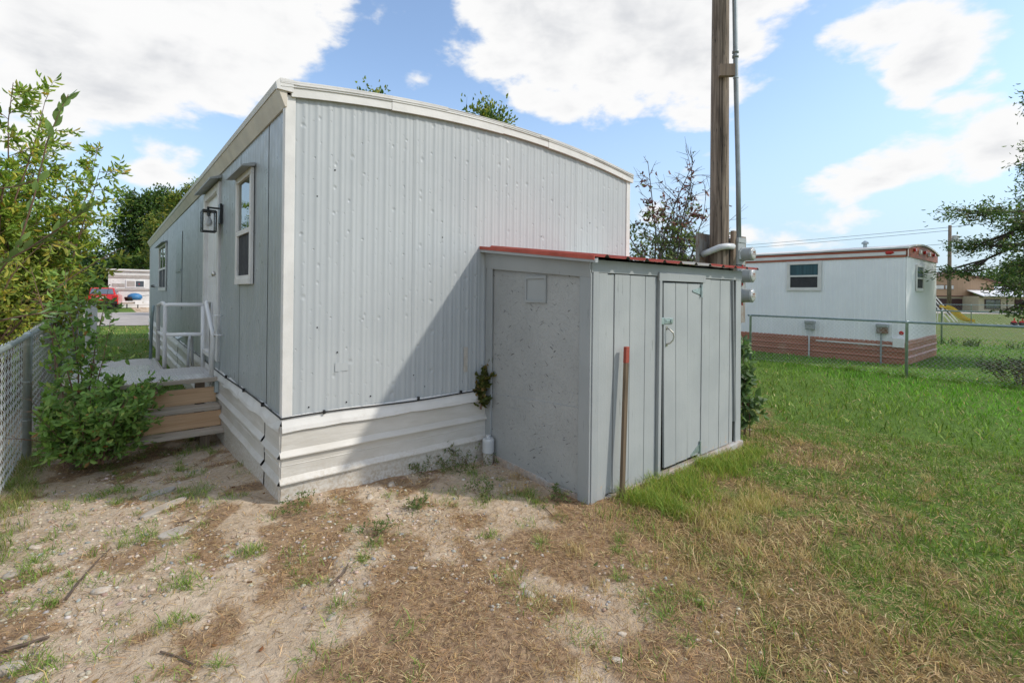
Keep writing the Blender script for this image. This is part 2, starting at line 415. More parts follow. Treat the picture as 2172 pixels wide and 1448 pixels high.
pmat('board_grey', (.30, .29, .27), (.20, .17, .14), .7, 5, stretch=(5, 5, 1), bs=.3, dirt=(.20, .10, .05), dsc=3, dlo=.48, dhi=.62)
pmat('conduit_grey', (.33, .37, .38), (.27, .31, .32), .42, 6, metal=.35, dirt=(.30, .20, .13), dsc=1.6, dlo=.70, dhi=.73)
pmat('pvc', (.60, .62, .63), (.52, .54, .55), .4, 8)
pmat('pvc_dirty', (.52, .50, .46), (.42, .39, .34), .5, 14)
pmat('black_metal', (.015, .015, .016), (.01, .01, .01), .35)
pmat('black_rubber', (.02, .02, .021), None, .5)
pmat('zinc', (.44, .54, .54), (.34, .43, .42), .35, 30, metal=.6)
pmat('steel', (.62, .60, .56), (.5, .48, .44), .25, 10, metal=.9)
pmat('dark_gap', (.012, .012, .013), None, .9)
pmat('bulb', (.85, .85, .83), (.8, .8, .78), .3)
pmat('screen', (.045, .046, .05), (.035, .036, .04), .75, 30)
pmat('curtain', (.035, .10, .12), (.02, .06, .075), .5, 1.0, stretch=(1, 18, .6))
pmat('red_plastic', (.55, .02, .015), None, .25)
pmat('rust', (.24, .12, .07), (.15, .07, .04), .8, 20)
pmat('car_red', (.55, .022, .02), (.5, .02, .018), .16)
pmat('car_silver', (.16, .18, .21), (.14, .16, .19), .22, metal=.4)
pmat('tyre', (.02, .02, .02), None, .8)
pmat('chrome', (.65, .65, .65), None, .2, metal=.9)
pmat('blue_tarp', (.04, .20, .42), (.03, .14, .32), .5, 8, bs=.4, bsc=9)
pmat('tan_wall', (.46, .30, .19), (.42, .27, .17), .7, 2, stretch=(1, 5, .2))
pmat('cream_wall', (.56, .49, .36), (.50, .44, .32), .7, 3)
pmat('brown_dark', (.06, .025, .022), (.045, .02, .018), .6)
pmat('roof_brown', (.15, .07, .055), (.11, .05, .04), .7)
pmat('old_white', (.74, .73, .71), (.64, .63, .61), .5, 3, dirt=(.22, .21, .19), dsc=5, dlo=.66, dhi=.69)
pmat('shade_grey', (.42, .38, .35), (.36, .33, .30), .6)
pmat('slide_yellow', (.75, .48, .03), (.66, .42, .02), .35)
pmat('gravel_road', (.42, .38, .35), (.33, .30, .27), .9, 1.2, bs=.4, bsc=60)
pmat('concrete', (.46, .42, .37), (.36, .325, .28), .85, 9, 6, bs=.5, bsc=30, dirt=(.42, .34, .25), dsc=7, dlo=.45, dhi=.65)
pmat('bark', (.115, .09, .07), (.07, .055, .045), .9, 14, stretch=(3, 3, .6), bs=.5)
pmat('twig', (.22, .13, .09), (.15, .09, .06), .8, 20)
pmat('twig_grey', (.135, .12, .115), (.09, .08, .075), .8, 20)
pmat('stick', (.16, .115, .08), (.09, .065, .05), .85, 30)
pmat('wire_dark', (.10, .11, .13), None, .6)
def glass(name, c, rough=.02, spec=.9):
    m, t, b, co = new_mat(name); b.inputs['Base Color'].default_value = (*c, 1); b.inputs['Roughness'].default_value = rough
    b.inputs['Specular IOR Level'].default_value = spec; b.inputs['IOR'].default_value = 1.8
    bump(t, b, t.noise(co, 2.5, 2), .12, .02)
glass('window_glass', (.03, .05, .03)); glass('far_glass', (.10, .12, .14))
glass('meter_glass', (.42, .43, .42), .08)
def clear_glass():
    m = bpy.data.materials.new('clear_glass'); m.use_nodes = True; t = NT(m.node_tree); t.n.clear(); MAT['clear_glass'] = m
    out = t.add('ShaderNodeOutputMaterial'); mx = t.add('ShaderNodeMixShader'); tr = t.add('ShaderNodeBsdfTransparent'); gl = t.add('ShaderNodeBsdfGlossy'); gl.inputs['Roughness'].default_value = .03
    fr = t.add('ShaderNodeFresnel'); fr.inputs[0].default_value = 1.5
    t.l.new(t.math('MULTIPLY_ADD', fr.outputs[0], .9, .04), mx.inputs[0]); t.l.new(tr.outputs[0], mx.inputs[1]); t.l.new(gl.outputs[0], mx.inputs[2]); t.l.new(mx.outputs[0], out.inputs[0])
clear_glass()
def leafmat(name, trans=.35, rough=.5, spec=.35):
    m = bpy.data.materials.new(name); m.use_nodes = True; t = NT(m.node_tree); t.n.clear(); MAT[name] = m
    out = t.add('ShaderNodeOutputMaterial'); b = t.add('ShaderNodeBsdfPrincipled'); tl = t.add('ShaderNodeBsdfTranslucent'); mx = t.add('ShaderNodeMixShader')
    at_ = t.add('ShaderNodeAttribute', attribute_name='Col')
    t.l.new(at_.outputs['Color'], b.inputs['Base Color']); b.inputs['Roughness'].default_value = rough; b.inputs['Specular IOR Level'].default_value = spec
    t.l.new(t.mix(1.0, at_.outputs['Color'], (1.25, 1.3, .7), 'MULTIPLY'), tl.inputs[0])
    mx.inputs[0].default_value = trans
    t.l.new(b.outputs[0], mx.inputs[1]); t.l.new(tl.outputs[0], mx.inputs[2]); t.l.new(mx.outputs[0], out.inputs[0])
leafmat('leaf'); leafmat('blade', .25, .6, .2)
def leaf_single(name, c):
    m, t, b, co = new_mat(name); oi = t.add('ShaderNodeObjectInfo')
    col = t.mix(oi.outputs['Random'], c, tuple(x*.6 for x in c)); t.l.new(col, b.inputs['Base Color']); b.inputs['Roughness'].default_value = .4
leaf_single('leaf_green', (.22, .36, .10))
def ground_mat():
    m, t, b, co = new_mat('soil')
    a = t.add('ShaderNodeAttribute', attribute_name='Col'); sp = t.add('ShaderNodeSeparateColor'); t.l.new(a.outputs['Color'], sp.inputs[0])
    turf, dry, lit = sp.outputs[0], sp.outputs[1], sp.outputs[2]
    n = t.noise(co, 2.2, 6, .6); nf = t.noise(co, 28, 6, .7); nff = t.noise(co, 140, 3, .6)
    dirt = t.mix(t.ramp(n, .3, .7), (.56, .44, .31), (.72, .595, .45))
    dirt = t.mix(t.ramp(nf, .35, .7), t.mix(.45, dirt, (.30, .21, .14)), dirt)
    vo = t.add('ShaderNodeTexVoronoi', feature='F1'); t.l.new(co, vo.inputs['Vector']); vo.inputs['Scale'].default_value = 75
    sv = t.add('ShaderNodeSeparateColor'); t.l.new(vo.outputs['Color'], sv.inputs[0])
    peb = t.math('MULTIPLY', t.ramp(vo.outputs['Distance'], .18, .32, 1, 0), t.ramp(sv.outputs[0], .72, .78))
    dirt = t.mix(t.math('MULTIPLY', peb, .8), dirt, (.60, .54, .46))
    thatch = t.mix(t.ramp(nf, .35, .65), (.17, .10, .055), (.40, .26, .145))
    c1 = t.mix(t.math('MULTIPLY', t.ramp(t.math('ADD', lit, t.math('MULTIPLY_ADD', nf, .8, -.4)), .25, .75), .85), dirt, thatch)
    green = t.mix(t.ramp(nf, .35, .65), (.075, .125, .025), (.14, .235, .04))
    dryc = t.mix(t.ramp(nf, .35, .65), (.12, .09, .04), (.30, .22, .10))
    lawn = t.mix(t.ramp(t.math('ADD', dry, t.math('MULTIPLY_ADD', n, .7, -.35)), .25, .75), green, dryc)
    col = t.mix(t.ramp(t.math('ADD', turf, t.math('MULTIPLY_ADD', nf, .5, -.25)), .3, .7), c1, lawn)
    t.l.new(col, b.inputs['Base Color']); b.inputs['Roughness'].default_value = .95; b.inputs['Specular IOR Level'].default_value = .15
    h = t.math('ADD', t.math('MULTIPLY', nf, 1.0), t.math('ADD', t.math('MULTIPLY', nff, .35), t.math('MULTIPLY', peb, .5)))
    bump(t, b, h, .9, .018)
ground_mat()
def stone_mat(name, c, c2):
    m, t, b, co = new_mat(name); oi = t.add('ShaderNodeObjectInfo')
    col = t.mix(oi.outputs['Random'], c, c2); col = t.mix(t.math('MULTIPLY', t.ramp(t.noise(co, 2.5, 5), .4, .62), .7), col, (.42, .32, .22))
    t.l.new(col, b.inputs['Base Color']); b.inputs['Roughness'].default_value = .85; bump(t, b, t.noise(co, 50, 4), .4, .004)
stone_mat('stone', (.60, .53, .44), (.36, .34, .31))

# ------------------------------------------------------------------ ground, road
def build_ground():
    def axis(lo, hi, step, far):
        fine = np.arange(lo, hi, step); out_ = [lo]; s = step
        while out_[-1] > -far: s *= 1.13; out_.append(out_[-1]-s)
        outp = [hi]; s = step
        while outp[-1] < far: s *= 1.13; outp.append(outp[-1]+s)
        return np.array(sorted(set(np.round(np.concatenate([fine, out_, outp]), 5))))
    X = axis(-3.0, 6.0, .05, 600); Y = axis(-5.0, 4.0, .05, 600)
    gx, gy = np.meshgrid(X, Y); V = np.stack([gx, gy, gh(gx, gy)], -1).reshape(-1, 3)
    nx, ny = len(X), len(Y); i = np.arange(nx-1)[None, :]; j = np.arange(ny-1)[:, None]
    a = (j*nx+i).ravel(); F = np.stack([a, a+1, a+nx+1, a+nx], 1)
    t, d, l = zones(V[:, 0], V[:, 1])
    me = np_mesh('ground', V, F.ravel(), np.arange(len(F))*4, np.full(len(F), 4), 'soil', np.stack([t, d, l], 1), True)
    struct(np_obj('ground', me))
    r = MB(); rows = []
    for k in range(41):
        x = -26+k*1.0; w1 = .5*math.sin(k*.9)+.2*math.sin(k*2.3); rows.append([(x, 21.2+w1, .02), (x, 27.5, .05), (x, 34.8+.6*w1, .02)])
    struct(r.sheet(rows).build('gravel_road', 'gravel_road'))
build_ground()

# ------------------------------------------------------------------ wall-space mapping: (along, outwards, up) -> world
def side_map(x0, sgn=-1): return lambda u, o, z: (x0+sgn*o, u, z)
def end_map(y0): return lambda u, o, z: (u, y0-o, z)
def mbox(mb, m, u0, u1, o0, o1, z0, z1):
    return mb.hexa([m(u0, o0, z0), m(u1, o0, z0), m(u1, o1, z0), m(u0, o1, z0), m(u0, o0, z1), m(u1, o0, z1), m(u1, o1, z1), m(u0, o1, z1)])
RIB = [(0, 0), (.010, 0), (.017, .0012), (.024, .0036), (.031, .0042), (.038, .0036), (.045, .0012), (.052, .0002), (.058, .0012), (.064, .0020), (.070, .0012), (.077, .0002)]
def corrugated(m, u0, u1, z0, ztop, base=.004, per=.084, amp=1.0):
    us = []
    k = math.floor(u0/per)
    while k*per < u1:
        for du, h in RIB:
            u = k*per+du
            if u0 < u < u1: us.append((u, h*amp))
        k += 1
    us = [(u0, 0)]+us+[(u1, 0)]
    zt = ztop if callable(ztop) else (lambda u: ztop)
    mb = MB(); mb.sheet([[m(u, base+h, z0) for u, h in us], [m(u, base+h, zt(u)) for u, h in us]])
    mb.sm = True; return mb
def window(parent, m_in, u0, u1, z0, z1, hood=True, glassmat='window_glass', trim=.05, frame_mat='white_paint', split=.5, lower='screen', curtain=None, mullion=False):
    m = lambda u, o, z: m_in(u, o+.009, z)
    w = MB()
    mbox(w, m, u0, u1, .004, .03, z0, z0+trim); mbox(w, m, u0, u1, .004, .03, z1-trim, z1)
    mbox(w, m, u0, u0+trim, .004, .0285, z0+trim, z1-trim); mbox(w, m, u1-trim, u1, .004, .0285, z0+trim, z1-trim)
    win = w.build('window', frame_mat, parent, bevel=.003)
    a, b, c, d = u0+trim, u1-trim, z0+trim, z1-trim; zm = c+(d-c)*split
    s = MB()
    mbox(s, m, a, b, .012, .027, zm-.02, zm+.02)
    mbox(s, m, a, a+.022, .010, .024, c, zm-.02); mbox(s, m, b-.022, b, .010, .024, c, zm-.02); mbox(s, m, a+.022, b-.022, .010, .0235, c, c+.025)
    mbox(s, m, a, a+.015, .008, .019, zm+.02, d); mbox(s, m, b-.015, b, .008, .019, zm+.02, d)
    if mullion: mbox(s, m, (a+b)/2-.012, (a+b)/2+.012, .009, .018, c, d)
    s.build('sash', frame_mat, win)
    g = MB(); mbox(g, m, a, b, .005, .008, zm, d); g.build('pane', curtain or glassmat, win)
    g = MB(); mbox(g, m, a, b, .005, .009, c, zm); g.build('screen' if lower == 'screen' else 'pane', lower, win)
    if hood:
        h = MB(); p = [m(u0-.03, .004, z1+.035), m(u0-.03, .004, z1+.005), m(u0-.03, .10, z1-.01), m(u0-.03, .10, z1+.002)]
        q = m(u1+.03, .004, z1+.035); h.extrude(p, Vector(q)-Vector(p[0])); h.build('window_hood', 'shed_trim', win)
    return win

# ------------------------------------------------------------------ the grey mobile home
TW, TL = 3.66, 14.0
def za(x): return 2.726+.15*(1-((x-TW/2)/(TW/2))**2)
home = thing('mobile_home', 'long grey corrugated metal mobile home with white trim and arched roof', 'mobile home')
SM = side_map(0); EM = end_map(0)
core = MB(); pr = [(.012+(TW-.024)*k/16, .012, 0) for k in range(17)]
poly = [(.012, .012, .12), (TW-.012, .012, .12)]+[(p[0], .012, za(p[0])+.02) for p in reversed(pr)]
core.extrude(poly, (0, TL-.024, 0)); core.build('wall_core', 'dark_gap', home)
for k, (a, b) in enumerate(((.048, .93), (.93, 1.85), (1.85, 2.77), (2.77, TW-.03))):
    corrugated(EM, a, b+.006, .60, lambda u: za(u)+.03, .004+.0018*(k % 2)).build('siding_panel', 'siding_end', home)
seams = [.03, .437, 1.42, 2.40]; seams2 = [3.50, 4.11, 4.93, 5.84, 6.75, 7.68, 8.5, 9.5, 10.45, 11.4, 12.3, 13.2, 13.98]
for sl_ in (seams, seams2):
    for a, b in zip(sl_[:-1], sl_[1:]):
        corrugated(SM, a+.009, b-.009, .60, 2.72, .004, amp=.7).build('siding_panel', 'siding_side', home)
for z0_, z1_ in ((2.58, 2.72), (.60, .70)):
    d_ = MB(); mbox(d_, SM, 2.404, 3.496, 0, .009, z0_, z1_); d_.build('siding_panel', 'siding_side', home)
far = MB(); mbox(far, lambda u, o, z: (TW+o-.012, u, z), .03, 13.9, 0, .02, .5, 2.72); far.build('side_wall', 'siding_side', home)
# corner trims
t = MB(); t.box(-.014, .052, -.016, -.004, .60, 2.74); t.box(-.016, -.004, -.004, .034, .60, 2.74); t.build('corner_trim', 'white_paint', home, bevel=.003)
t = MB(); t.box(TW-.05, TW+.014, -.016, -.004, .60, 2.74); t.box(TW+.004, TW+.016, -.004, .04, .60, 2.74); t.build('corner_trim', 'white_paint', home, bevel=.003)
t = MB(); t.box(-.014, -.004, 13.95, 14.0, .60, 2.70); t.build('corner_trim', 'white_paint', home)
# roof and edge trims
r = MB(); N = 24; rows = []
for k in range(N+1):
    x = -.05+(TW+.10)*k/N; rows.append([(x, -.045, za(x)+.088), (x, TL+.05, za(x)+.088)])
r.sheet(rows); rows = [[(a, b, c-.03) for a, b, c in q] for q in rows]; r.sheet(rows)
r.build('roof', 'roof_white', home, smooth=True)
def arch_strip(x0, x1, y0, y1, d0, d1, lift=0):
    n = max(3, int((x1-x0)/.12)); mb = MB(); rows = []
    for k in range(n+1):
        x = x0+(x1-x0)*k/n; z = za(min(max(x, 0), TW))+lift
        rows.append([(x, y1, z+d0), (x, y0, z+d0-.004), (x, y0, z+d1), (x, y1, z+d1), (x, y1, z+d0)])
    mb.sheet(rows); n0 = len(mb.v)
    mb.face(0, 1, 2, 3); mb.face(n0-5, n0-4, n0-3, n0-2)
    return mb
for k, (a, b) in enumerate(((.02, .73), (.73, 1.80), (1.80, 2.36), (2.36, 3.02), (3.02, 3.705))):
    arch_strip(a+.001, b-.001, -.036-.003*(k % 2), -.006, .0, .076, (.002, -.003, .003, -.002, .001)[k]).build('fascia', 'white_paint', home)
for k, (a, b) in enumerate(((-.05, 1.22), (1.22, 2.25), (2.25, 3.70))):
    arch_strip(a+.001, b-.001, -.044+.003*(k % 2), .10, .077, .094+.004*(k == 0)).build('roof_edge', 'roof_white', home)
for k, (a, b) in enumerate(((-.03, 3.4), (3.4, 6.7), (6.7, 10.1), (10.1, 14.03))):
    e = MB(); e.extrude([(-.006, a, 2.655), (-.018, a, 2.655), (-.062, a, 2.765), (-.006, a, 2.765)], (0, b-a-.006, 0)); e.build('soffit', 'eave_cream', home)
    e = MB(); e.extrude([(-.068, a-.01, 2.768), (-.078, a-.01, 2.80), (-.05, a-.01, 2.826), (-.004, a-.01, 2.826), (-.004, a-.01, 2.768)], (0, b-a-.003, 0)); e.build('eave_trim', 'white_paint', home)
e = MB(); e.extrude([(-.07, -.042, 2.755), (-.078, -.042, 2.80), (-.05, -.042, 2.83), (.03, -.042, 2.835), (.03, -.042, 2.755)], (0, .03, 0)); e.build('trim_cap', 'white_paint', home)
# skirting: ribbed sheets, wavy drip trim
SKP = [(.012, .56), (.014, .44), (.015, .396), (.040, .362), (.040, .354), (.016, .345), (.015, .30), (.018, .296), (.015, .292), (.015, .222), (.040, .188), (.040, .180), (.016, .171), (.017, .10), (.022, -.06)]
def skirt_sheet(m, u0, u1, prof, mat, parent, wob=.006, step=.25, seed=0, name='skirt_panel', zoff=0.0):
    n = max(2, int((u1-u0)/step)); rows = []; rg = random.Random(seed)
    for k in range(n+1):
        u = u0+(u1-u0)*k/n; dz = wob*(rg.random()-.5)*1.2
        rows.append([m(u, o+wob*(rg.random()-.5)*(1 if o < .03 else .6)*.6, z+dz+zoff) for o, z in prof])
    mb = MB(); mb.sheet(rows); return mb.build(name, mat, parent)
skirt_sheet(EM, -.026, 1.56, SKP, 'skirt_metal', home, .006, .2, 1)
skirt_sheet(EM, 1.52, 3.66, [(o+.004, z) for o, z in SKP], 'skirt_metal', home, .005, .3, 2)
ys = [-.024, .42, 1.55, 2.9, 4.6, 6.3, 8.0, 9.8, 11.6, 14.0]
for k, (a, b) in enumerate(zip(ys[:-1], ys[1:])):
    skirt_sheet(SM, a, b-.006, [(o+.004*(k % 2), z) for o, z in SKP], 'skirt_metal', home, .009, .25, 5+k, zoff=(-.006, .006, 0)[k % 3])
DR = [(.006, .618), (.012, .612), (.030, .548), (.034, .520), (.030, .516)]
skirt_sheet(EM, -.014, 1.58, DR, 'white_paint', home, .008, .13, 21, 'skirt_trim')
skirt_sheet(EM, 1.58, 3.66, DR, 'white_paint', home, .008, .2, 22, 'skirt_trim')
for k, (a, b) in enumerate(((-.014, 1.3), (1.3, 3.0), (3.0, 5.4), (5.4, 8.4), (8.4, 14.0))):
    skirt_sheet(SM, a, b, DR, 'white_paint', home, .022, .15, 30+k, 'skirt_trim')
# black cable with clips along the foot of the siding
cb = MB(); pts = [(-.02, y, .612+.008*math.sin(y*2.1)) for y in np.arange(7, -.02, -.2)]+[(-.024, -.024, .610)]+[(x, -.024, .612+.006*math.sin(x*5)-.006*x) for x in np.arange(.06, 1.6, .1)]
cb.tube(pts, .0055, 6); cab = cb.build('cable', 'black_rubber', home, smooth=True)
for x in (.25, .98, 1.38):
    c = MB(); c.box(x, x+.014, -.034, -.017, .604, .63); c.build('cable_clip', 'black_rubber', cab)
for y in (.45, 1.1, 1.9):
    c = MB(); c.box(-.034, -.014, y, y+.014, .604, .634); c.build('cable_clip', 'black_rubber', cab)
# small patches on the end wall
t = MB(); mbox(t, EM, .335, .425, .0075, .0092, .885, .945); t.build('patch', 'siding_end', home)
t = MB(); mbox(t, EM, 1.42, 1.46, .010, .0112, .78, .99); t.build('scraped_paint', 'pvc_dirty', home, label='pale scraped patch of paint on the end wall')
for x, z in ((.2, 2.1), (.21, 1.2), (.95, .8), (1.2, 1.9), (2.3, 2.0), (3.0, 2.2), (.6, .68), (.16, .66), (.42, .66), (1.05, .7), (.35, 1.02), (.32, 2.3)):
    s = MB(); s.lathe((x, -.006, z), (0, -1, 0), [(0, .006), (.004, .005), (.006, .002)], 6); s.build('screw', 'dark_gap', home)
# side windows, door, old painted window
window(home, SM, .86, 1.47, 1.50, 2.43, split=.47)
window(home, SM, 8.55, 10.35, 1.42, 2.40, split=.47, mullion=True)
ow = MB(); mbox(ow, SM, 5.86, 6.72, .010, .016, 1.14, 2.38); ow.build('painted_window', 'siding_side', home, label='old window opening painted over grey')
for q_ in ((5.9, 6.66, .016, .03, 1.74, 1.78), (5.98, 6.6, .016, .02, 1.30, 1.32)):
    ob = MB(); mbox(ob, SM, *q_); ob.build('painted_bar', 'siding_side', home)
door = MB(); mbox(door, SM, 2.52, 3.38, -.04, -.01, .76, 2.50); dr = door.build('door', 'white_clean', home)
rp = MB()
for (a, b, c, d) in ((2.60, 2.92, .9, 1.5), (2.98, 3.30, .9, 1.5), (2.60, 2.92, 1.6, 2.35), (2.98, 3.30, 1.6, 2.35)): mbox(rp, SM, a, b, -.012, -.006, c, d)
rp.build('door_panel', 'white_clean', dr, bevel=.004)
kn = MB(); kn.lathe((-.0, 2.58, 1.62), (-1, 0, 0), [(-.02, .02), (.02, .012), (.03, .028), (.055, .028), (.06, .01)], 12); kn.build('door_knob', 'steel', dr, smooth=True)
fr = MB(); mbox(fr, SM, 2.41, 2.52, -.045, .028, .70, 2.58); mbox(fr, SM, 3.38, 3.49, -.045, .028, .70, 2.58); mbox(fr, SM, 2.52, 3.38, -.045, .027, 2.50, 2.58); mbox(fr, SM, 2.52, 3.38, -.045, .05, .71, .76)
fr.build('door_frame', 'white_paint', home, bevel=.003)
hd = MB(); hd.extrude([(-.008, 2.36, 2.64), (-.008, 2.36, 2.61), (-.115, 2.36, 2.585), (-.115, 2.36, 2.60)], (0, 1.18, 0)); hd.build('door_hood', 'shed_trim', home)
# antenna crank / thin rod near the far window, loose flap under the door frame
ar = MB(); ar.box(-.07, -.012, 12.0, 12.35, 1.50, 1.56); ar.build('awning_bracket', 'black_metal', home)
ar = MB(); ar.tube([(-.05, 12.0, 1.53), (-.09, 9.0, 1.50)], .008, 5); ar.build('awning_rod', 'shed_trim', home)
fl = MB(); fl.hexa([(-.02, 5.0, .80), (-.14, 5.0, .73), (-.14, 5.35, .73), (-.02, 5.35, .80), (-.02, 5.0, .81), (-.14, 5.0, .74), (-.14, 5.35, .74), (-.02, 5.35, .81)]); fl.build('vent_flap', 'galvanised', home)

# wall lantern
ln = thing('wall_lantern', 'black box wall lantern with bare bulb beside the white door', 'lamp', (-.02, 2.33, 2.2))
b = MB(); b.box(-.035, -.012, 2.28, 2.38, 2.13, 2.33); b.build('back_plate', 'black_metal', ln, bevel=.003)
b = MB(); b.box(-.14, -.035, 2.322, 2.338, 2.275, 2.292); b.box(-.14, -.12, 2.322, 2.338, 2.24, 2.28); b.build('arm', 'black_metal', ln)
cx, cy, w = -.125, 2.33, .058; fr_ = MB()
for sx in (-1, 1):
    for sy in (-1, 1): fr_.box(cx+sx*w-.006, cx+sx*w+.006, cy+sy*w-.006, cy+sy*w+.006, 2.035, 2.245)
for z in (2.035, 2.238):
    for s_ in (-1, 1):
        fr_.box(cx-w+.006, cx+w-.006, cy+s_*w-.0055, cy+s_*w+.0055, z, z+.012); fr_.box(cx+s_*w-.0055, cx+s_*w+.0055, cy-w+.006, cy+w-.006, z, z+.012)
fr_.build('frame', 'black_metal', ln)
tp = MB(); tp.box(cx-w, cx+w, cy-w, cy+w, 2.250, 2.256); tp.build('top_plate', 'black_metal', ln)
for sx, sy in ((-1, 0), (1, 0), (0, -1), (0, 1)):
    g = MB(); g.box(cx+sx*w-(.001 if sx else w-.007), cx+sx*w+(.001 if sx else w-.007), cy+sy*w-(.001 if sy else w-.007), cy+sy*w+(.001 if sy else w-.007), 2.048, 2.237); g.build('glass_pane', 'clear_glass', ln)
bl = MB(); bl.lathe((cx, cy, 2.25), (0, 0, -1), [(0, .018), (.05, .018), (.055, .014)], 10); bl.build('socket', 'black_metal', ln, smooth=True)
bl = MB(); bl.lathe((cx, cy, 2.198), (0, 0, -1), [(0, .014), (.02, .018), (.05, .032), (.075, .034), (.095, .026), (.105, .01)], 12); bl.build('bulb', 'bulb', ln, smooth=True)

# ------------------------------------------------------------------ entry landing with steps
dk = thing('entry_landing', 'raised landing of white perforated grating with wooden steps and pipe railing', 'landing', (-.6, 3.2, 0))
def grating(x0, x1, y0, y1, z, p=.039, hole=.355):
    mb = MB(); p = (x1-x0)/(round((x1-x0)/p)+.5); nx, ny = int((x1-x0)/p), int(round((y1-y0)/p))
    for j in range(ny):
        for i in range(nx):
            a, b_ = x0+i*p+(p/2 if j % 2 else 0), y0+j*p; c, d = a+p/2, b_+p/2; n = len(mb.v); q = p*hole
            mb.v += [(a, b_, z), (a+p, b_, z), (a+p, b_+p, z), (a, b_+p, z), (c, d-q*1.2, z), (c+q*1.2, d, z), (c, d+q*1.2, z), (c-q*1.2, d, z)]
            mb.f += [(n, n+1, n+4), (n+1, n+5, n+4), (n+1, n+2, n+5), (n+2, n+6, n+5), (n+2, n+3, n+6), (n+3, n+7, n+6), (n+3, n, n+7), (n, n+4, n+7)]; mb.m += [0]*8
    return mb
g = grating(-1.20, -.03, 2.38, 3.25, .555); g2 = grating(-1.20, -.42, 3.25, 4.42, .555)
n0 = len(g.v); g.v += g2.v; g.f += [tuple(i+n0 for i in q) for q in g2.f]; g.m += g2.m
g.build('grating', 'white_clean', dk, label='white perforated floor grating')
for bx_ in ((-1.2, -.03, 2.335, 2.378, .515, .556), (-.455, -.42, 3.255, 4.42, .47, .553), (-1.24, -1.202, 2.36, 4.42, .47, .553), (-1.2, -.46, 4.422, 4.46, .47, .552), (-.42, -.03, 3.252, 3.29, .47, .553)):
    m_ = MB(); m_.box(*bx_); m_.build('edge_board', 'grey_wood', dk, bevel=.004)
def board(x0, x1, y0, y1, z0, z1, mat, name):
    m_ = MB(); m_.box(x0, x1, y0, y1, z0, z1); m_.build(name, mat, dk, bevel=.004)
board(-1.22, -.035, 2.385, 2.42, .300, .452, 'fresh_wood', 'riser_board')
board(-1.22, -.02, 2.19, 2.38, .255, .292, 'grey_wood', 'tread_board')
board(-1.22, -.02, 2.175, 2.208, .100, .248, 'fresh_wood', 'riser_board')
board(-1.22, -.01, 2.0, 2.17, .062, .096, 'grey_wood', 'tread_board')
for x, y, zt in ((-.17, 2.10, .06), (-1.1, 2.10, .06), (-.17, 2.46, .50), (-1.1, 2.46, .50), (-.44, 4.3, .47), (-1.1, 4.3, .47), (-1.1, 3.3, .47)):
    m_ = MB(); m_.box(x-.04, x+.04, y-.035, y+.035, -.16, zt); m_.build('post', 'post_wood', dk)
bk = MB(); bk.box(-.055, -.02, 2.335, 2.5, .40, .515); bk.build('bracket', 'galvanised', dk)
def pipe(pts, r=.021, mat='white_clean', name='rail_pipe'):
    m_ = MB(); m_.tube(pts, r, 10); return m_.build(name, mat, dk, smooth=True)
pipe([(-.40, 3.40, .54), (-.40, 3.40, 1.25), (-.395, 3.395, 1.27), (-.37, 3.385, 1.275), (-.04, 3.30, 1.275)])
pipe([(-.045, 3.30, 1.26), (-.045, 3.28, .54)])
pipe([(-.385, 3.39, .93), (-.05, 3.29, .93)])
pipe([(-.40, 3.42, 1.272), (-.41, 3.60, 1.29), (-.41, 4.24, 1.25), (-.41, 4.26, 1.23), (-.41, 4.26, .54)])
pipe([(-.41, 3.42, .93), (-.41, 4.26, .90)])
pipe([(-.46, 4.28, 1.24), (-.47, 4.34, 1.1), (-.48, 4.36, .54)], .018, 'rail_steel')
pipe([(-.075, 2.42, .50), (-.075, 2.30, .98), (-.085, 2.30, 1.02), (-.10, 2.62, 1.31), (-.09, 2.66, 1.32), (-.05, 2.66, 1.31), (-.05, 2.64, .60)], .02)
pipe([(-.065, 2.30, 1.00), (-.075, 2.30, 1.00)], .034, 'pvc_dirty', 'rail_joint')
for y, z in ((2.26, 1.19), (2.20, 1.00)): pipe([(-.075, y+.05, z), (-.07, y-.03, z), (-.01, y-.03, z)], .007, 'white_clean', 'wall_bracket')
ho = MB(); ho.tube([(-.09, 3.75, .50), (-.10, 3.74, .72), (-.11, 3.68, .86), (-.13, 3.62, .90), (-.15, 3.56, .84), (-.16, 3.55, .50)], .016, 8)
tag(ho.build('hose_loop', 'pvc', None, smooth=True), 'white hose bent into a loop between the railing and the skirting', 'hose')

# ------------------------------------------------------------------ the shed
SX0, SX1, SY = 1.67, 3.84, -1.195
shed = thing('storage_shed', 'low grey painted plank shed with red metal lean-to roof', 'shed', (2.75, -.6, 0))
def zr(y): return 1.84+.115*y       # underside of roof
LM = lambda u, o, z: (SX0-o, u, z); FM = end_map(SY)
lw = MB(); lw.extrude([(SX0, -.005, .02), (SX0, SY+.02, .03), (SX0, SY+.02, zr(SY)-.02), (SX0, -.005, zr(0)-.02)], (.02, 0, 0)); lw.build('side_panel', 'strand_board', shed, label='side wall of flaky painted strand board')
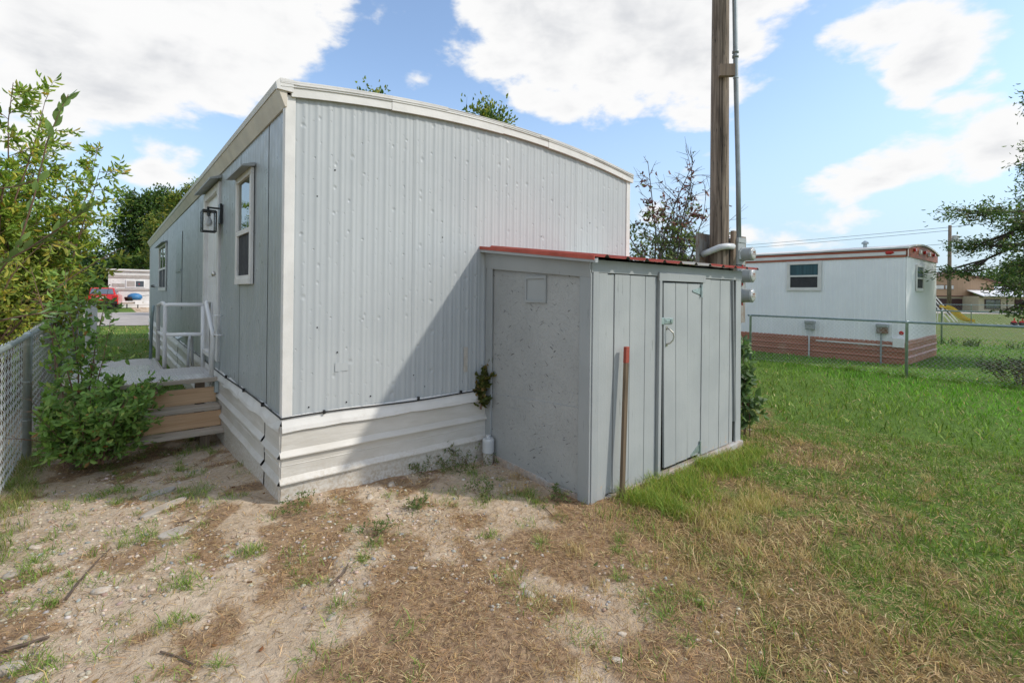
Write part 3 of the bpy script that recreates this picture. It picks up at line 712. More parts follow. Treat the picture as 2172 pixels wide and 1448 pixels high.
# second sheet lapped over at the foot
l2 = MB(); l2.extrude([(SX0-.006, -.09, .05), (SX0-.006, SY+.09, .045), (SX0-.006, SY+.09, .648), (SX0-.006, -.09, .585)], (.006, 0, 0)); l2.build('side_panel', 'strand_board', shed)
for bxs in ((-.095, -.012, .03, 1.80), (SY-.018, SY+.085, -.02, 1.66)):
    m_ = MB(); m_.box(SX0-.024, SX0-.0065, bxs[0], bxs[1], bxs[2], bxs[3]); m_.build('corner_board', 'shed_trim', shed, bevel=.003)
fb = MB(); fb.hexa([(SX0-.026, SY-.02, 1.565), (SX0-.0247, SY-.02, 1.565), (SX0-.0247, 0, 1.665), (SX0-.026, 0, 1.665), (SX0-.044, SY-.02, zr(SY)-.01), (SX0-.0247, SY-.02, zr(SY)-.01), (SX0-.0247, 0, zr(0)-.01), (SX0-.044, 0, zr(0)-.01)])
fb.build('fascia_board', 'shed_trim', shed, bevel=.003)
vf = MB()
for a, b, c, d in ((-.755, -.515, 1.565, 1.585), (-.755, -.515, 1.38, 1.40), (-.755, -.737, 1.40, 1.565), (-.533, -.515, 1.40, 1.565)): mbox(vf, LM, a, b, .0, .014, c, d)
v_ = vf.build('vent_frame', 'shed_trim', shed)
vp = MB(); mbox(vp, LM, -.737, -.533, .0, .005, 1.40, 1.565); vp.build('vent_cover', 'shed_front', v_)
bs = MB(); bs.hexa([(SX0-.012, SY, -.04), (SX0+.02, SY, -.04), (SX0+.02, -.02, -.04), (SX0-.012, -.02, -.04), (SX0-.018, SY+.1, .035), (SX0+.02, SY+.1, .04), (SX0+.02, -.02, .07), (SX0-.016, -.02, .065)]); bs.build('rotten_sill', 'sill_wood', shed)
# inside darkness and other walls
iw = MB(); iw.extrude([(SX0+.03, SY+.025, .0), (SX0+.03, -.02, .0), (SX0+.03, -.02, zr(-.02)-.03), (SX0+.03, SY+.025, zr(SY)-.04)], (SX1-SX0-.06, 0, 0)); iw.build('wall_core', 'dark_gap', shed)
rw = MB(); rw.extrude([(SX1-.02, -.005, .0), (SX1-.02, SY+.02, .0), (SX1-.02, SY+.02, zr(SY)-.03), (SX1-.02, -.005, zr(0)-.03)], (.02, 0, 0)); rw.build('side_panel', 'shed_front', shed)
# front planks, each its own board
def plank(u0, u1, z0, z1, o=.0, th=.02, mat='shed_front', parent=None, tilt=0.0, name='plank', z0b=None):
    m_ = MB(); z0b = z0 if z0b is None else z0b
    m_.hexa([FM(u0+tilt, o, z0), FM(u1+tilt, o, z0b), FM(u1+tilt, o+th, z0b), FM(u0+tilt, o+th, z0), FM(u0, o, z1), FM(u1, o, z1), FM(u1, o+th, z1), FM(u0, o+th, z1)])
    return m_.build(name, mat, parent or shed, bevel=.003)
plank(SX0-.006, SX0+.055, -.02, 1.655, .0, .026, 'shed_trim', name='corner_board')
plank(SX0+.058, SX0+.15, .0, 1.60, .0, .022)
for a, b, lo in ((1.825, 1.90, .03), (1.907, 2.083, .02), (2.090, 2.276, .02), (2.283, 2.43, .03)): plank(a, b, lo, 1.595, .0, .016+.003*math.sin(a*30))
plank(2.436, 2.468, .0, 1.63, .0, .040, 'shed_trim', name='door_jamb')
plank(2.470, 2.500, .02, 1.56, .0, .022, 'shed_trim', name='door_jamb')
for a, b in ((3.118, 3.248), (3.256, 3.435), (3.443, 3.628), (3.636, 3.70)): plank(a, b, .05, 1.595, .0, .017+.003*math.cos(a*30))
plank(3.735, 3.84, .03, 1.60, .0, .02, tilt=.02)
plank(3.073, 3.112, .04, 1.555, .0, .014, 'shed_trim', name='door_jamb')
m_ = MB(); m_.hexa([FM(3.70, .0, .25), FM(3.735, .0, .25), FM(3.745, .03, .25), FM(3.715, .03, .25), FM(3.64, .0, 1.59), FM(3.665, .0, 1.59), FM(3.665, .03, 1.59), FM(3.645, .03, 1.59)]); m_.build('loose_batten', 'shed_dark', shed)
plank(SX0-.02, 3.84, 1.60, 1.69, .003, .022, 'shed_trim', name='fascia_board')
plank(2.43, 3.135, 1.562, 1.625, .0255, .014, 'shed_trim', name='door_header')
dg = MB(); mbox(dg, FM, 2.498, 3.074, -.03, -.02, .02, 1.565); dg.build('door_recess', 'dark_gap', shed)
drs = MB(); mbox(drs, FM, 2.55, 3.06, -.018, .0035, .09, 1.55); drs = drs.build('door', 'dark_gap', shed)
for a, b in ((2.512, 2.680), (2.687, 2.864), (2.871, 3.066)):
    lo = .062+(a-2.512)*.02
    plank(a, b, lo, 1.552, .004, .02, 'shed_front', drs, tilt=.035 if a < 2.6 else .03 if a < 2.8 else .012)
# sill and foot board
fb = MB(); fb.hexa([(1.83, SY-.05, -.05), (3.86, SY-.06, -.05), (3.86, SY+.02, -.05), (1.83, SY+.02, -.05), (1.83, SY-.03, .015), (3.86, SY-.045, .05), (3.86, SY+.02, .05), (1.83, SY+.02, .015)]); fb.build('foot_board', 'sill_wood', shed, bevel=.004)
# hardware
def hinge(u, z, dz):
    h = MB(); h.lathe(FM(u+.006, .034, z-.055), (0, 0, 1), [(0, .008), (.11, .008)], 8); mbox(h, FM, u+.006, u+.03, .022, .026, z-.05, z+.05)
    h.extrude([FM(u, .026, z-.035), FM(u, .026, z+.03), FM(u-.13, .026, z+dz+.006), FM(u-.13, .026, z+dz-.008)], (0, -.004, 0)); h.build('hinge', 'zinc', drs)
hinge(3.07, 1.49, .0); hinge(3.075, .13, -.045)
hs = MB(); mbox(hs, FM, 2.475, 2.52, .024, .030, 1.215, 1.27); mbox(hs, FM, 2.52, 2.64, .026, .032, 1.22, 1.265); mbox(hs, FM, 2.60, 2.625, .032, .04, 1.228, 1.257); mbox(hs, FM, 2.535, 2.59, .032, .037, 1.232, 1.252); hs.build('hasp', 'zinc', drs, bevel=.002)
hn = MB(); hn.tube([FM(2.56, .024, 1.185), FM(2.562, .05, 1.175), FM(2.585, .066, 1.15), FM(2.592, .07, 1.12), FM(2.585, .066, 1.09), FM(2.565, .05, 1.065), FM(2.56, .024, 1.055)], .006, 8); mbox(hn, FM, 2.548, 2.572, .0245, .028, 1.175, 1.2); mbox(hn, FM, 2.548, 2.572, .0245, .028, 1.04, 1.065); hn.build('handle', 'steel', drs, smooth=False)
# roof sheets: ribs run down the slope
RX0, RX1, RY = 1.585, 4.02, -1.30
def roofsheet(x0, x1, mat, lift=0.0, rib=True):
    prof = []; p = .229; k = math.floor(x0/p)
    cand = []
    while k*p < x1:
        for du, h in ((0, 0), (.08, 0), (.098, .019), (.118, .019), (.136, 0)): cand.append((k*p+du, h))
        k += 1
    prof = [(x0, 0)]+[(x, h) for x, h in cand if x0 < x < x1]+[(x1, 0)]
    mb = MB()
    up = [[(x, y, zr(y)+.012+h+lift) for x, h in prof] for y in (.0, -.65, RY)]
    lo = [[(x, y, zr(y)+.010+h+lift) for x, h in prof] for y in (.0, -.65, RY)]
    mb.sheet(up); mb.cur = 1; mb.sheet(lo); mb.cur = 0
    mb.sheet([up[-1], lo[-1]]); mb.sheet([[q[0] for q in up], [q[0] for q in lo]]); mb.sheet([[q[-1] for q in up], [q[-1] for q in lo]])
    return mb.build('roof_sheet', [mat, 'roof_under'], shed)
roofsheet(RX0, 2.67, 'red_roof'); roofsheet(2.65, 3.28, 'faded_roof', .003); roofsheet(3.26, RX1, 'red_roof', .005)
ed = MB(); ed.hexa([(RX0-.012, RY, zr(RY)-.012), (RX0-.004, RY, zr(RY)-.012), (RX0-.004, 0, zr(0)-.012), (RX0-.012, 0, zr(0)-.012), (RX0-.012, RY, zr(RY)+.016), (RX0-.004, RY, zr(RY)+.016), (RX0-.004, 0, zr(0)+.016), (RX0-.012, 0, zr(0)+.016)])
ed.build('roof_edge_trim', 'red_roof', shed)
ed = MB(); ed.hexa([(RX0-.008, RY-.01, zr(RY)-.03), (RX0+.02, RY-.01, zr(RY)-.03), (RX0+.02, 0, zr(0)-.035), (RX0-.008, 0, zr(0)-.035), (RX0-.008, RY-.01, zr(RY)-.013), (RX0+.02, RY-.01, zr(RY)-.0), (RX0+.02, 0, zr(0)-.0), (RX0-.008, 0, zr(0)-.013)])
ed.build('barge_strip', 'shed_trim', shed)
for x in (1.75, 2.8, 3.75):
    rf = MB(); rf.hexa([(x, SY+.04, zr(SY+.04)-.055), (x+.04, SY+.04, zr(SY+.04)-.055), (x+.04, 0, zr(0)-.055), (x, 0, zr(0)-.055), (x, SY+.04, zr(SY+.04)+.005), (x+.04, SY+.04, zr(SY+.04)+.005), (x+.04, 0, zr(0)+.005), (x, 0, zr(0)+.005)])
    rf.build('rafter', 'roof_under', shed)

# weathered stake, clean-out pipe
st = thing('marker_stake', 'weathered wooden stake with red painted top leaning by the shed front', 'stake', (1.925, -1.30, 0))
def stakeseg(t0, t1, e=0.0):
    b0, b1 = Vector((1.918, -1.285, -.08)), Vector((1.985, -1.262, 1.075)); p, q = b0.lerp(b1, t0), b0.lerp(b1, t1); w, d = .019+e, .012+e
    mb = MB(); mb.hexa([p+Vector(v) for v in ((-w, -d, 0), (w, -d, 0), (w, d, 0), (-w, d, 0))]+[q+Vector(v) for v in ((-w, -d, 0), (w, -d, 0), (w, d, 0), (-w, d, 0))]); return mb
stakeseg(0, .9).build('shaft', 'stake_wood', st, bevel=.003); stakeseg(.9, 1, .0008).build('painted_top', 'stake_red', st, bevel=.003)
cp = thing('cleanout_pipe', 'short white plastic pipe with grey cap between skirting and shed', 'pipe', (1.60, -.13, 0))
m_ = MB(); m_.lathe((1.60, -.13, -.05), (0, 0, 1), [(0, .042), (.17, .042)], 18); m_.build('pipe', 'pvc_dirty', cp, smooth=True)
m_ = MB(); m_.lathe((1.60, -.13, .10), (0, 0, 1), [(0, .049), (.10, .05), (.118, .044), (.12, .02), (.121, .018), (.145, .018), (.146, .002)], 18); m_.build('cap', 'pvc', cp)

# ------------------------------------------------------------------ service pole and meters
PX, PY = 5.31, -.24
up_ = thing('utility_pole', 'cracked weathered timber utility pole rising behind the shed', 'utility pole', (PX, PY, 0))
m_ = MB(); pts = []; rr = []
for k in range(19):
    z = -.1+k*.48; pts.append((PX-.004*z+.006*math.sin(z*1.1), PY+.003*z, z)); rr.append(.128-.0042*z)
m_.tube(pts, rr, 20); m_.build('shaft', 'pole_wood', up_, smooth=True)
fr2 = Vector((-Fw.x, -Fw.y, 0))
for off_, z0_, z1_, w_, nm in ((-.10, 1.2, 5.0, .0045, 'crack'), (.35, 2.6, 3.6, .003, 'crack'), (-.55, 3.4, 6.5, .003, 'crack'), (.1, 4.6, 7.5, .0035, 'crack')):
    ck = MB(); rgc = random.Random(int(z0_*10)); d0 = off_; cp_ = []
    for k in range(19):
        z = z0_+(z1_-z0_)*k/18; d0 += rgc.uniform(-.05, .05); dr_ = Matrix.Rotation(d0, 3, 'Z') @ fr2; r_c = .128-.0042*z
        cp_.append(Vector((PX-.004*z+.006*math.sin(z*1.1), PY+.003*z, z))+dr_*(r_c-.0015))
    ck.tube(cp_, [w_*(.25+.75*math.sin(math.pi*k/18)) for k in range(19)], 5); ck.build('crack', 'dark_gap', up_)
bk_ = MB(); bk_.hexa([at(1540, 157, 6.22)+Vector(v) for v in ((-.06, .05, -.02), (.08, -.08, -.02), (.12, -.03, -.02), (-.02, .1, -.02), (-.06, .05, .13), (.08, -.08, .13), (.12, -.03, .13), (-.02, .1, .13))]); bk_.build('standoff_block', 'block_wood', up_)
bb = MB(); bb.box(5.02, 5.66, -.085, -.060, 1.35, 2.27); bb.build('backboard', 'board_grey', up_)
bb = MB(); bb.box(5.64, 5.92, -.30, -.272, 1.08, 2.27); bb.build('backboard', 'board_grey', up_)
bb = MB(); bb.box(5.36, 5.43, -.40, -.355, 1.50, 2.30); bb.build('mounting_post', 'block_wood', up_)
cd = thing('service_conduit', 'tall grey steel conduit strapped beside the timber pole', 'conduit', (5.48, -.47, 2.2))
m_ = MB(); m_.tube([(5.53, -.385, 2.21), (5.515, -.375, 3.0), (5.475, -.345, 4.4), (5.45, -.325, 5.6), (5.42, -.30, 8.0)], .031, 12); m_.build('pipe', 'conduit_grey', cd, smooth=True)
for z in (4.60, 4.66):
    m_ = MB(); q = Vector((5.470, -.341, z)); m_.lathe(q, (0, 0, 1), [(0, .034), (.005, .042), (.035, .042), (.04, .034)], 12); m_.build('coupling', 'conduit_grey', cd, smooth=True)
m_ = MB(); m_.lathe((5.4765, -.346, 4.33), (0, 0, 1), [(0, .036), (.02, .036)], 12); m_.build('strap', 'galvanised', cd)
el = MB(); el.tube([(5.12, -.10, 1.99), (5.11, -.2, 2.02), (5.13, -.33, 2.07), (5.2, -.38, 2.085), (5.34, -.40, 2.09)], .04, 12)
tag(el.build('conduit_elbow', 'pvc', None, smooth=True), 'fat grey plastic elbow pipe curving around the timber pole', 'pipe')
names = ('topmost of three grey electric meters on the pole board', 'middle of three grey electric meters on the pole board', 'lowest of three grey electric meters on the pole board')
for k, (zc, hb) in enumerate(((2.02, .36), (1.735, .26), (1.475, .26))):
    mt = thing('electric_meter', names[k], 'electric meter', (5.49, -.46, zc), 'electric meters')
    x0, x1 = 5.435, 5.635; y0, y1 = -.425, -.275
    m_ = MB(); m_.box(x0, x1, y0, y1, zc-hb/2, zc+hb/2); m_.build('meter_box', 'meter_grey', mt, bevel=.006)
    if k == 0:
        m_ = MB(); m_.box(x0-.008, x1+.008, y0-.008, y1, zc+hb/2-.05, zc+hb/2+.012); m_.build('box_lid', 'meter_grey', mt, bevel=.003)
    m_ = MB(); m_.box(x0+.015, x0+.05, y0-.018, y0-.001, zc-.09, zc+.03); m_.build('latch', 'pvc', mt, bevel=.003)
    c = (x0+.115, y0, zc-.02)
    m_ = MB(); m_.lathe(c, (0, -1, 0), [(0, .094), (.022, .094), (.024, .088), (.12, .086), (.124, .09), (.136, .09), (.138, .078)], 24); m_.build('meter_ring', 'meter_grey', mt, smooth=False)
    m_ = MB(); m_.lathe((c[0], c[1]-.1385, c[2]), (0, -1, 0), [(0, .08), (.008, .078), (.014, .06), (.016, .02)], 24); m_.build('glass_cover', 'meter_glass', mt, smooth=True)
    m_ = MB(); m_.box(c[0]-.05, c[0]+.03, c[1]-.157, c[1]-.155, c[2]-.012, c[2]-.004); m_.box(c[0]-.03, c[0]+.03, c[1]-.157, c[1]-.155, c[2]+.01, c[2]+.03); m_.build('dial_plate', 'red_plastic' if False else 'rust', mt)
    m_ = MB(); m_.box(x0+.10, x0+.125, y0-.012, y0-.001, zc-hb/2-.02, zc-hb/2+.02); m_.build('seal', 'red_plastic', mt)
jb = MB(); jb.box(5.45, 5.53, -.36, -.28, 1.21, 1.335)
tag(jb.build('junction_box', 'meter_grey', None, bevel=.005), 'small grey junction box below the lowest electric meter', 'box')
fp = MB(); fp.tube([(5.46, -.33, -.05), (5.46, -.33, 1.21)], .018, 8); tag(fp.build('ground_conduit', 'conduit_grey', None), 'thin grey conduit running from the meters into the grass', 'conduit')

# ------------------------------------------------------------------ neighbouring white mobile home
NX, NY, NW, NL = 12.27, -.80, 3.05, 13.0
nb = thing('mobile_home', 'white mobile home with brown skirting and brown roof band beyond the fence', 'mobile home', (NX, NY, 0))
NS = side_map(NX); NE = end_map(NY)
def zn(x): return 2.50+.13*(1-((x-NX-NW/2)/(NW/2))**2)
core = MB(); pr = [NX+.012+(NW-.024)*k/14 for k in range(15)]
core.extrude([(NX+.012, NY+.012, .1), (NX+NW-.012, NY+.012, .1)]+[(x, NY+.012, zn(x)+.02) for x in reversed(pr)], (0, NL, 0)); core.build('wall_core', 'dark_gap', nb)
ss = [NY, NY+1.6, NY+3.1, NY+5.2, NY+8, NY+NL]
for a, b in zip(ss[:-1], ss[1:]): corrugated(NS, a, b+.001, .44, 2.36, .004, .10, 1.9).build('siding_panel', 'siding_white', nb)
for a, b in ((NX, NX+1.0), (NX+1.0, NX+2.0), (NX+2.0, NX+NW)): corrugated(NE, a, b+.001, .46, 2.38, .004, .10, 1.9).build('siding_panel', 'siding_white', nb)
def strip(m, u0, u1, z0, z1, mat, name, o0=.006, o1=.03):
    mb = MB(); mbox(mb, m, u0, u1, o0, o1, z0, z1); return mb.build(name, mat, nb)
strip(NS, NY, NY+NL, 2.45, 2.50, 'brown_band', 'roof_band', o1=.026); strip(NS, NY, NY+NL, 2.375, 2.448, 'old_white', 'roof_band', o1=.034); strip(NS, NY, NY+NL, 2.325, 2.373, 'brown_band', 'roof_band', o1=.026)
eb = MB(); n = 12
for k in range(n):
    x0, x1 = NX+NW*k/n, NX+NW*(k+1)/n; eb.hexa([(x0, NY-.03, 2.34), (x1, NY-.03, 2.34), (x1, NY-.004, 2.34), (x0, NY-.004, 2.34), (x0, NY-.03, zn(x0)+.01), (x1, NY-.03, zn(x1)+.01), (x1, NY-.004, zn(x1)+.01), (x0, NY-.004, zn(x0)+.01)])
eb.build('end_band', 'brown_band', nb)
r = MB(); rows = [[(x, NY-.06, zn(x)+.02), (x, NY+NL, zn(x)+.02)] for x in np.linspace(NX-.05, NX+NW+.05, 15)]
r.sheet(rows); r.sheet([[(a, b, c+.035) for a, b, c in q] for q in rows]); r.sheet([[q[0] for q in rows], [(q[0][0], q[0][1], q[0][2]+.035) for q in rows]]); r.sheet([rows[0], [(a, b, c+.035) for a, b, c in rows[0]]]); r.build('roof', 'roof_white', nb)
t_ = MB(); t_.box(NX-.012, NX+.03, NY-.034, NY-.03, 2.33, 2.50); t_.build('corner_cap', 'old_white', nb)
window(nb, NS, .80, 1.575, 1.59, 2.30, hood=False, trim=.06, split=.52, curtain='curtain', lower='screen')
window(nb, NE, 13.08, 13.80, 1.60, 2.20, hood=False, trim=.05, split=.5, glassmat='curtain')
BSK = [(.006, .53), (.02, .50), (.02, .46), (.028, .44), (.02, .42), (.02, .33), (.045, .30), (.022, .28), (.022, .18), (.046, .15), (.022, .13), (.024, -.05)]
for k, (a, b) in enumerate(zip(ss[:-1], ss[1:])): skirt_sheet(NS, a-.02, b-.02, [(o, z*(.93 if z > .1 else 1)) for o, z in BSK], 'skirt_brown', nb, .008, .8, 60+k)
skirt_sheet(NE, NX-.02, NX+NW, BSK, 'skirt_brown', nb, .008, .8, 70)
strip(NS, -.62, 0.9, .385, .415, 'old_white', 'skirt_strip', .03, .045)
strip(NS, -.795, -.60, .38, .575, 'white_clean', 'white_box', .006, .08)
for u in (.92, -.51):
    b = MB(); mbox(b, NS, u, u+.20, .01, .11, .66, .86); q = b.build('utility_box', 'meter_grey' if u > 0 else 'board_grey', nb, bevel=.008)
    l = MB(); mbox(l, NS, u-.008, u+.208, .01, .13, .80, .87); l.build('box_lid', 'meter_grey', q, bevel=.01)
    p = MB(); p.tube([NS(u+.12, .06, .67), NS(u+.12, .06, -.05)], .018, 8); p.build('box_conduit', 'pvc' if u > 0 else 'conduit_grey', q)
m_ = MB(); m_.lathe(NS(-.735, .008, .69), (-1, 0, 0), [(0, .045), (.01, .04), (.02, .015)], 12); m_.build('reflector', 'red_plastic', nb, smooth=True)
m_ = MB(); m_.lathe(NS(-.50, .03, 2.43), (0, 1, 0), [(-.1, .01), (-.05, .035), (.03, .04), (.06, .01)], 10); m_.build('marker_light', 'red_plastic', nb, smooth=True)
for x, c in ((12.75, 'red_plastic'), (13.25, 'old_white'), (13.75, 'red_plastic'), (14.15, 'old_white'), (14.7, 'red_plastic')):
    m_ = MB(); mbox(m_, NE, x, x+.12, .03, .075, 2.44 if c != 'red_plastic' else 2.47, 2.54); m_.build('marker_light', c, nb, bevel=.01)
m_ = MB(); m_.lathe((12.9, .10, 2.55), (0, 0, 1), [(0, .04), (.16, .04), (.165, .075), (.2, .07), (.24, .02)], 12); m_.build('roof_vent', 'galvanised', nb)

# ------------------------------------------------------------------ chain-link fences
def chain_mesh(p0, p1, h, pitch, rad, sides, zbase=.03):
    p0, p1 = Vector(p0), Vector(p1); L = (p1-p0).length; t = (p1-p0)/L; nrm = Vector((-t.y, t.x, 0))
    nw = int(L/pitch); ns = int(h/(pitch/2)); rg = np.random.RandomState(3)
    k = np.arange(nw)[:, None]; j = np.arange(ns+1)[None, :]
    zig = ((j % 2)*2-1)*(.5*pitch)*np.ones((nw, 1))
    u = (k+.5)*pitch+zig*1.03; z = zbase+j*pitch/2+np.zeros((nw, 1))
    o = ((j % 2)*2-1)*rad*.8*((-1)**k)
    P = np.stack([p0.x+t.x*u+nrm.x*o, p0.y+t.y*u+nrm.y*o, z+gh(p0.x+t.x*u, p0.y+t.y*u)*.8], -1)
    an = np.arange(sides)*2*np.pi/sides
    ca, sa = np.cos(an)*rad, np.sin(an)*rad
    off = np.stack([t.x*ca+nrm.x*sa, t.y*ca+nrm.y*sa, 0*ca], -1)
    V = (P[:, :, None, :]+off[None, None]).reshape(-1, 3)
    base = (np.arange(nw)[:, None, None]*(ns+1)+np.arange(ns)[None, :, None])*sides; s0 = np.arange(sides)[None, None]; s1 = (s0+1) % sides
    F = np.stack([base+s0, base+s1, base+sides+s1, base+sides+s0], -1).reshape(-1, 4)
    return V, F
def chain_fence(label, p0, p1, h, posts, pitch=.076, rad=.0022, sides=4, group=None, rail_r=.021, post_r=.024, rail_mat='rail_steel', post_mat='galvanised', ties=True):
    p0, p1 = Vector(p0), Vector(p1); f = thing('chain_link_fence', label, 'fence', (p0+p1)/2)
    V, F = chain_mesh(p0, p1, h+.035, pitch, rad, sides)
    me = np_mesh('wire_mesh', V, F.ravel(), np.arange(len(F))*4, np.full(len(F), 4), 'wire', None, True)
    np_obj('wire_mesh', me, f, 'stuff')
    t = (p1-p0).normalized(); nrm = Vector((-t.y, t.x, 0))*(rail_r+rad*2.5)
    r = MB(); L = (p1-p0).length; n = max(2, int(L/1.5))
    r.tube([p0+t*(L*k/n)+Vector((0, 0, h+.006*math.sin(k*1.7)))+nrm for k in range(n+1)], rail_r, 10); r.build('top_rail', rail_mat, f, smooth=True)
    for d in posts:
        q = p0+t*d+nrm; m_ = MB()
        m_.lathe(q+Vector((0, 0, -.1)), (0, 0, 1), [(0, post_r), (h+.075, post_r), (h+.08, post_r*1.12), (h+.10, post_r*1.15), (h+.125, post_r*.75), (h+.13, .004)], 14)
        po = m_.build('post', post_mat, f, smooth=True)
        if ties:
            for z in (h*.93, h*.62, h*.3):
                w = MB(); pts = [q+Vector((math.cos(a)*(post_r+.002), math.sin(a)*(post_r+.002), z+.006*math.sin(a))) for a in np.linspace(0, 6.28, 13)]; w.tube(pts, .0018, 4); w.build('wire_tie', 'wire', po)
    return f
chain_fence('near chain-link fence with thick post at the left edge', (-1.46, 13.2, 0), (-1.46, -1.2, 0), 1.04, (.4, 3.4, 7.3, 10.72, 13.9), .070, .0026, 5, rail_r=.021, post_r=.031, rail_mat='galvanised')
chain_fence('chain-link fence in front of the white and brown mobile home', (10.36, -6.0, 0), (10.36, 1.66, 0), 1.01, (1.75, 4.79, 7.6), .076, .0034, 4)
chain_fence('chain-link fence along the dry lawn behind the white home', (19.6, -6.5, 0), (19.6, 3.5, 0), 1.05, (.4, 3.2, 6.24, 9.2), .10, .003, 3, ties=False)
q0, q1 = at(1985, 684, 29), at(2200, 689, 27.5); q0.z = q1.z = 0
chain_fence('far chain-link fence in front of the yellow slide', q0, q1, 1.08, (1.7, 4.3), .13, .004, 3, ties=False)

# ------------------------------------------------------------------ vegetation
def leaf_mesh(P, D, S, L, W, col, fold=.25, tip=.5):
    """leaves: base P, direction D, side S (unit), length L, width W"""
    n = len(P); Nn = np.cross(D, S)
    def pt(l, w, h): return P+D*(L*l)[:, None]+S*(W*w)[:, None]+Nn*(W*h)[:, None]
    one = np.ones(n)
    V = np.stack([P, pt(.28*one, .42*one, fold*one), pt(.68*one, .36*one, fold*one), pt(one, 0*one, -.25*one), pt(.68*one, -.36*one, fold*one), pt(.28*one, -.42*one, fold*one)], 1)
    b = np.arange(n)[:, None]*6
    F = np.concatenate([b+np.array([[0, 1, 2, 3]]), b+np.array([[0, 3, 4, 5]])], 1).reshape(-1, 4)
    return V.reshape(-1, 3), F, np.repeat(col, 6, 0)
def unit(a): return a/np.maximum(np.linalg.norm(a, axis=1, keepdims=True), 1e-9)
def palette(rg, n, cols, wts, var=.22):
    c = np.array(cols)[rg.choice(len(cols), n, p=np.array(wts)/sum(wts))]
    return np.clip(c*(1+(rg.rand(n, 1)-.5)*2*var)*(1+(rg.rand(n, 3)-.5)*.15), 0, 1)
def leaves_obj(name, P, D, rg, L, W, cols, wts, parent, droop=.3, mat='leaf', kind=None, col=None):
    n = len(P); up = np.array([0, 0, 1.]); rnd = rg.randn(n, 3)*.35
    D = unit(D+rnd+np.array([0, 0, -droop])*rg.rand(n, 1)); S = unit(np.cross(D, up+rg.randn(n, 3)*.45))
    Ls = L*(.6+.7*rg.rand(n)); c = palette(rg, n, cols, wts) if col is None else col
    V, F, C = leaf_mesh(P, D, S, Ls, W*Ls/L, c)
    me = np_mesh(name, V, F.ravel(), np.arange(len(F))*4, np.full(len(F), 4), mat, C)
    return np_obj(name, me, parent, kind)
def stems(rg, base, n, length, spread, lean=(0, 0, 0), twig_len=.35, twigs=10, r0=.012, wob=.15, arch=0.0, start=.2, base_r=.1, sub=0):
    """curved stems with side twigs; returns wood MB, leaf points, leaf directions"""
    mb = MB(); LP, LD = [], []
    for i in range(n):
        a = rg.rand()*2*math.pi; sp = spread*(.25+.75*rg.rand())
        d = Vector((math.cos(a)*sp, math.sin(a)*sp, 1))+Vector(lean); d.normalize()
        p = Vector(base)+Vector((math.cos(a), math.sin(a), 0))*base_r*rg.rand()
        l = length*(.65+.4*rg.rand()); ns = 9; pts = [p.copy()]; dirs = [d.copy()]
        for k in range(ns):
            d = (d+Vector(rg.randn(3)*wob*.4)+Vector((0, 0, -arch*(k/ns)))).normalized(); p = p+d*(l/ns); pts.append(p.copy()); dirs.append(d.copy())
        mb.tube(pts, [r0*(1-.85*k/ns)*(.7+.5*l/length) for k in range(ns+1)], 5, False)
        for t in range(twigs):
            f = start+(1-start)*(t+rg.rand())/twigs; k = min(int(f*ns), ns-1); q = pts[k].lerp(pts[k+1], f*ns-k)
            o = Vector(rg.randn(3)); o = (o-dirs[k]*o.dot(dirs[k])).normalized(); td = (dirs[k]*.65+o*.85+Vector((0, 0, .1))).normalized()
            tl = twig_len*(1.15-f*.75)*(.5+.8*rg.rand()); tp = [q.copy()]; cur = q.copy()
            for m in range(4):
                td = (td+Vector(rg.randn(3)*.13)+Vector((0, 0, -.05))).normalized(); cur = cur+td*(tl/4); tp.append(cur.copy())
            mb.tube(tp, [r0*.28, r0*.24, r0*.2, r0*.15, r0*.08], 3, False)
            subs = [tp]
            for s_ in range(sub):
                m = rg.randint(1, 4); o2 = Vector(rg.randn(3)); td2 = (td+o2.normalized()*.8).normalized(); sp_ = [tp[m]+td2*(tl*.5*x/3) for x in range(4)]; mb.tube(sp_, [r0*.16, r0*.13, r0*.1, r0*.06], 3, False); subs.append(sp_)
            for sp_ in subs:
                for m in range(len(sp_)-1):
                    for s_ in range(2):
                        g = rg.rand(); q2 = sp_[m].lerp(sp_[m+1], g); dd = (sp_[m+1]-sp_[m]).normalized(); o = Vector(rg.randn(3)); o = (o-dd*o.dot(dd)).normalized()
                        LP.append(tuple(q2)); LD.append(tuple(dd*.55+o*.7))
                LP.append(tuple(sp_[-1])); LD.append(tuple((sp_[-1]-sp_[-2]).normalized()))
    return mb, np.array(LP), np.array(LD)
GREEN = [(.075, .135, .028), (.11, .185, .035), (.05, .10, .025), (.20, .215, .04)]
def shrub(name, label, cat, base, seed, n, length, spread, leafL, leafW, cols, wts, wood='twig', dens=1, parts=('stem', 'foliage'), group=None, droop=.3, **kw):
    rg = np.random.RandomState(seed); o = thing(name, label, cat, base, group)
    mb, P, D = stems(rg, base, n, length, spread, **kw); mb.build(parts[0], wood, o)
    if dens < 1: k = rg.rand(len(P)) < dens; P, D = P[k], D[k]
    if dens > 1: P = np.concatenate([P]*int(dens)); D = np.concatenate([D]*int(dens)); P = P+rg.randn(*P.shape)*.02; D = D+rg.randn(*D.shape)*.4
    leaves_obj(parts[1], P, D, rg, leafL, leafW, cols, wts, o, droop); return o
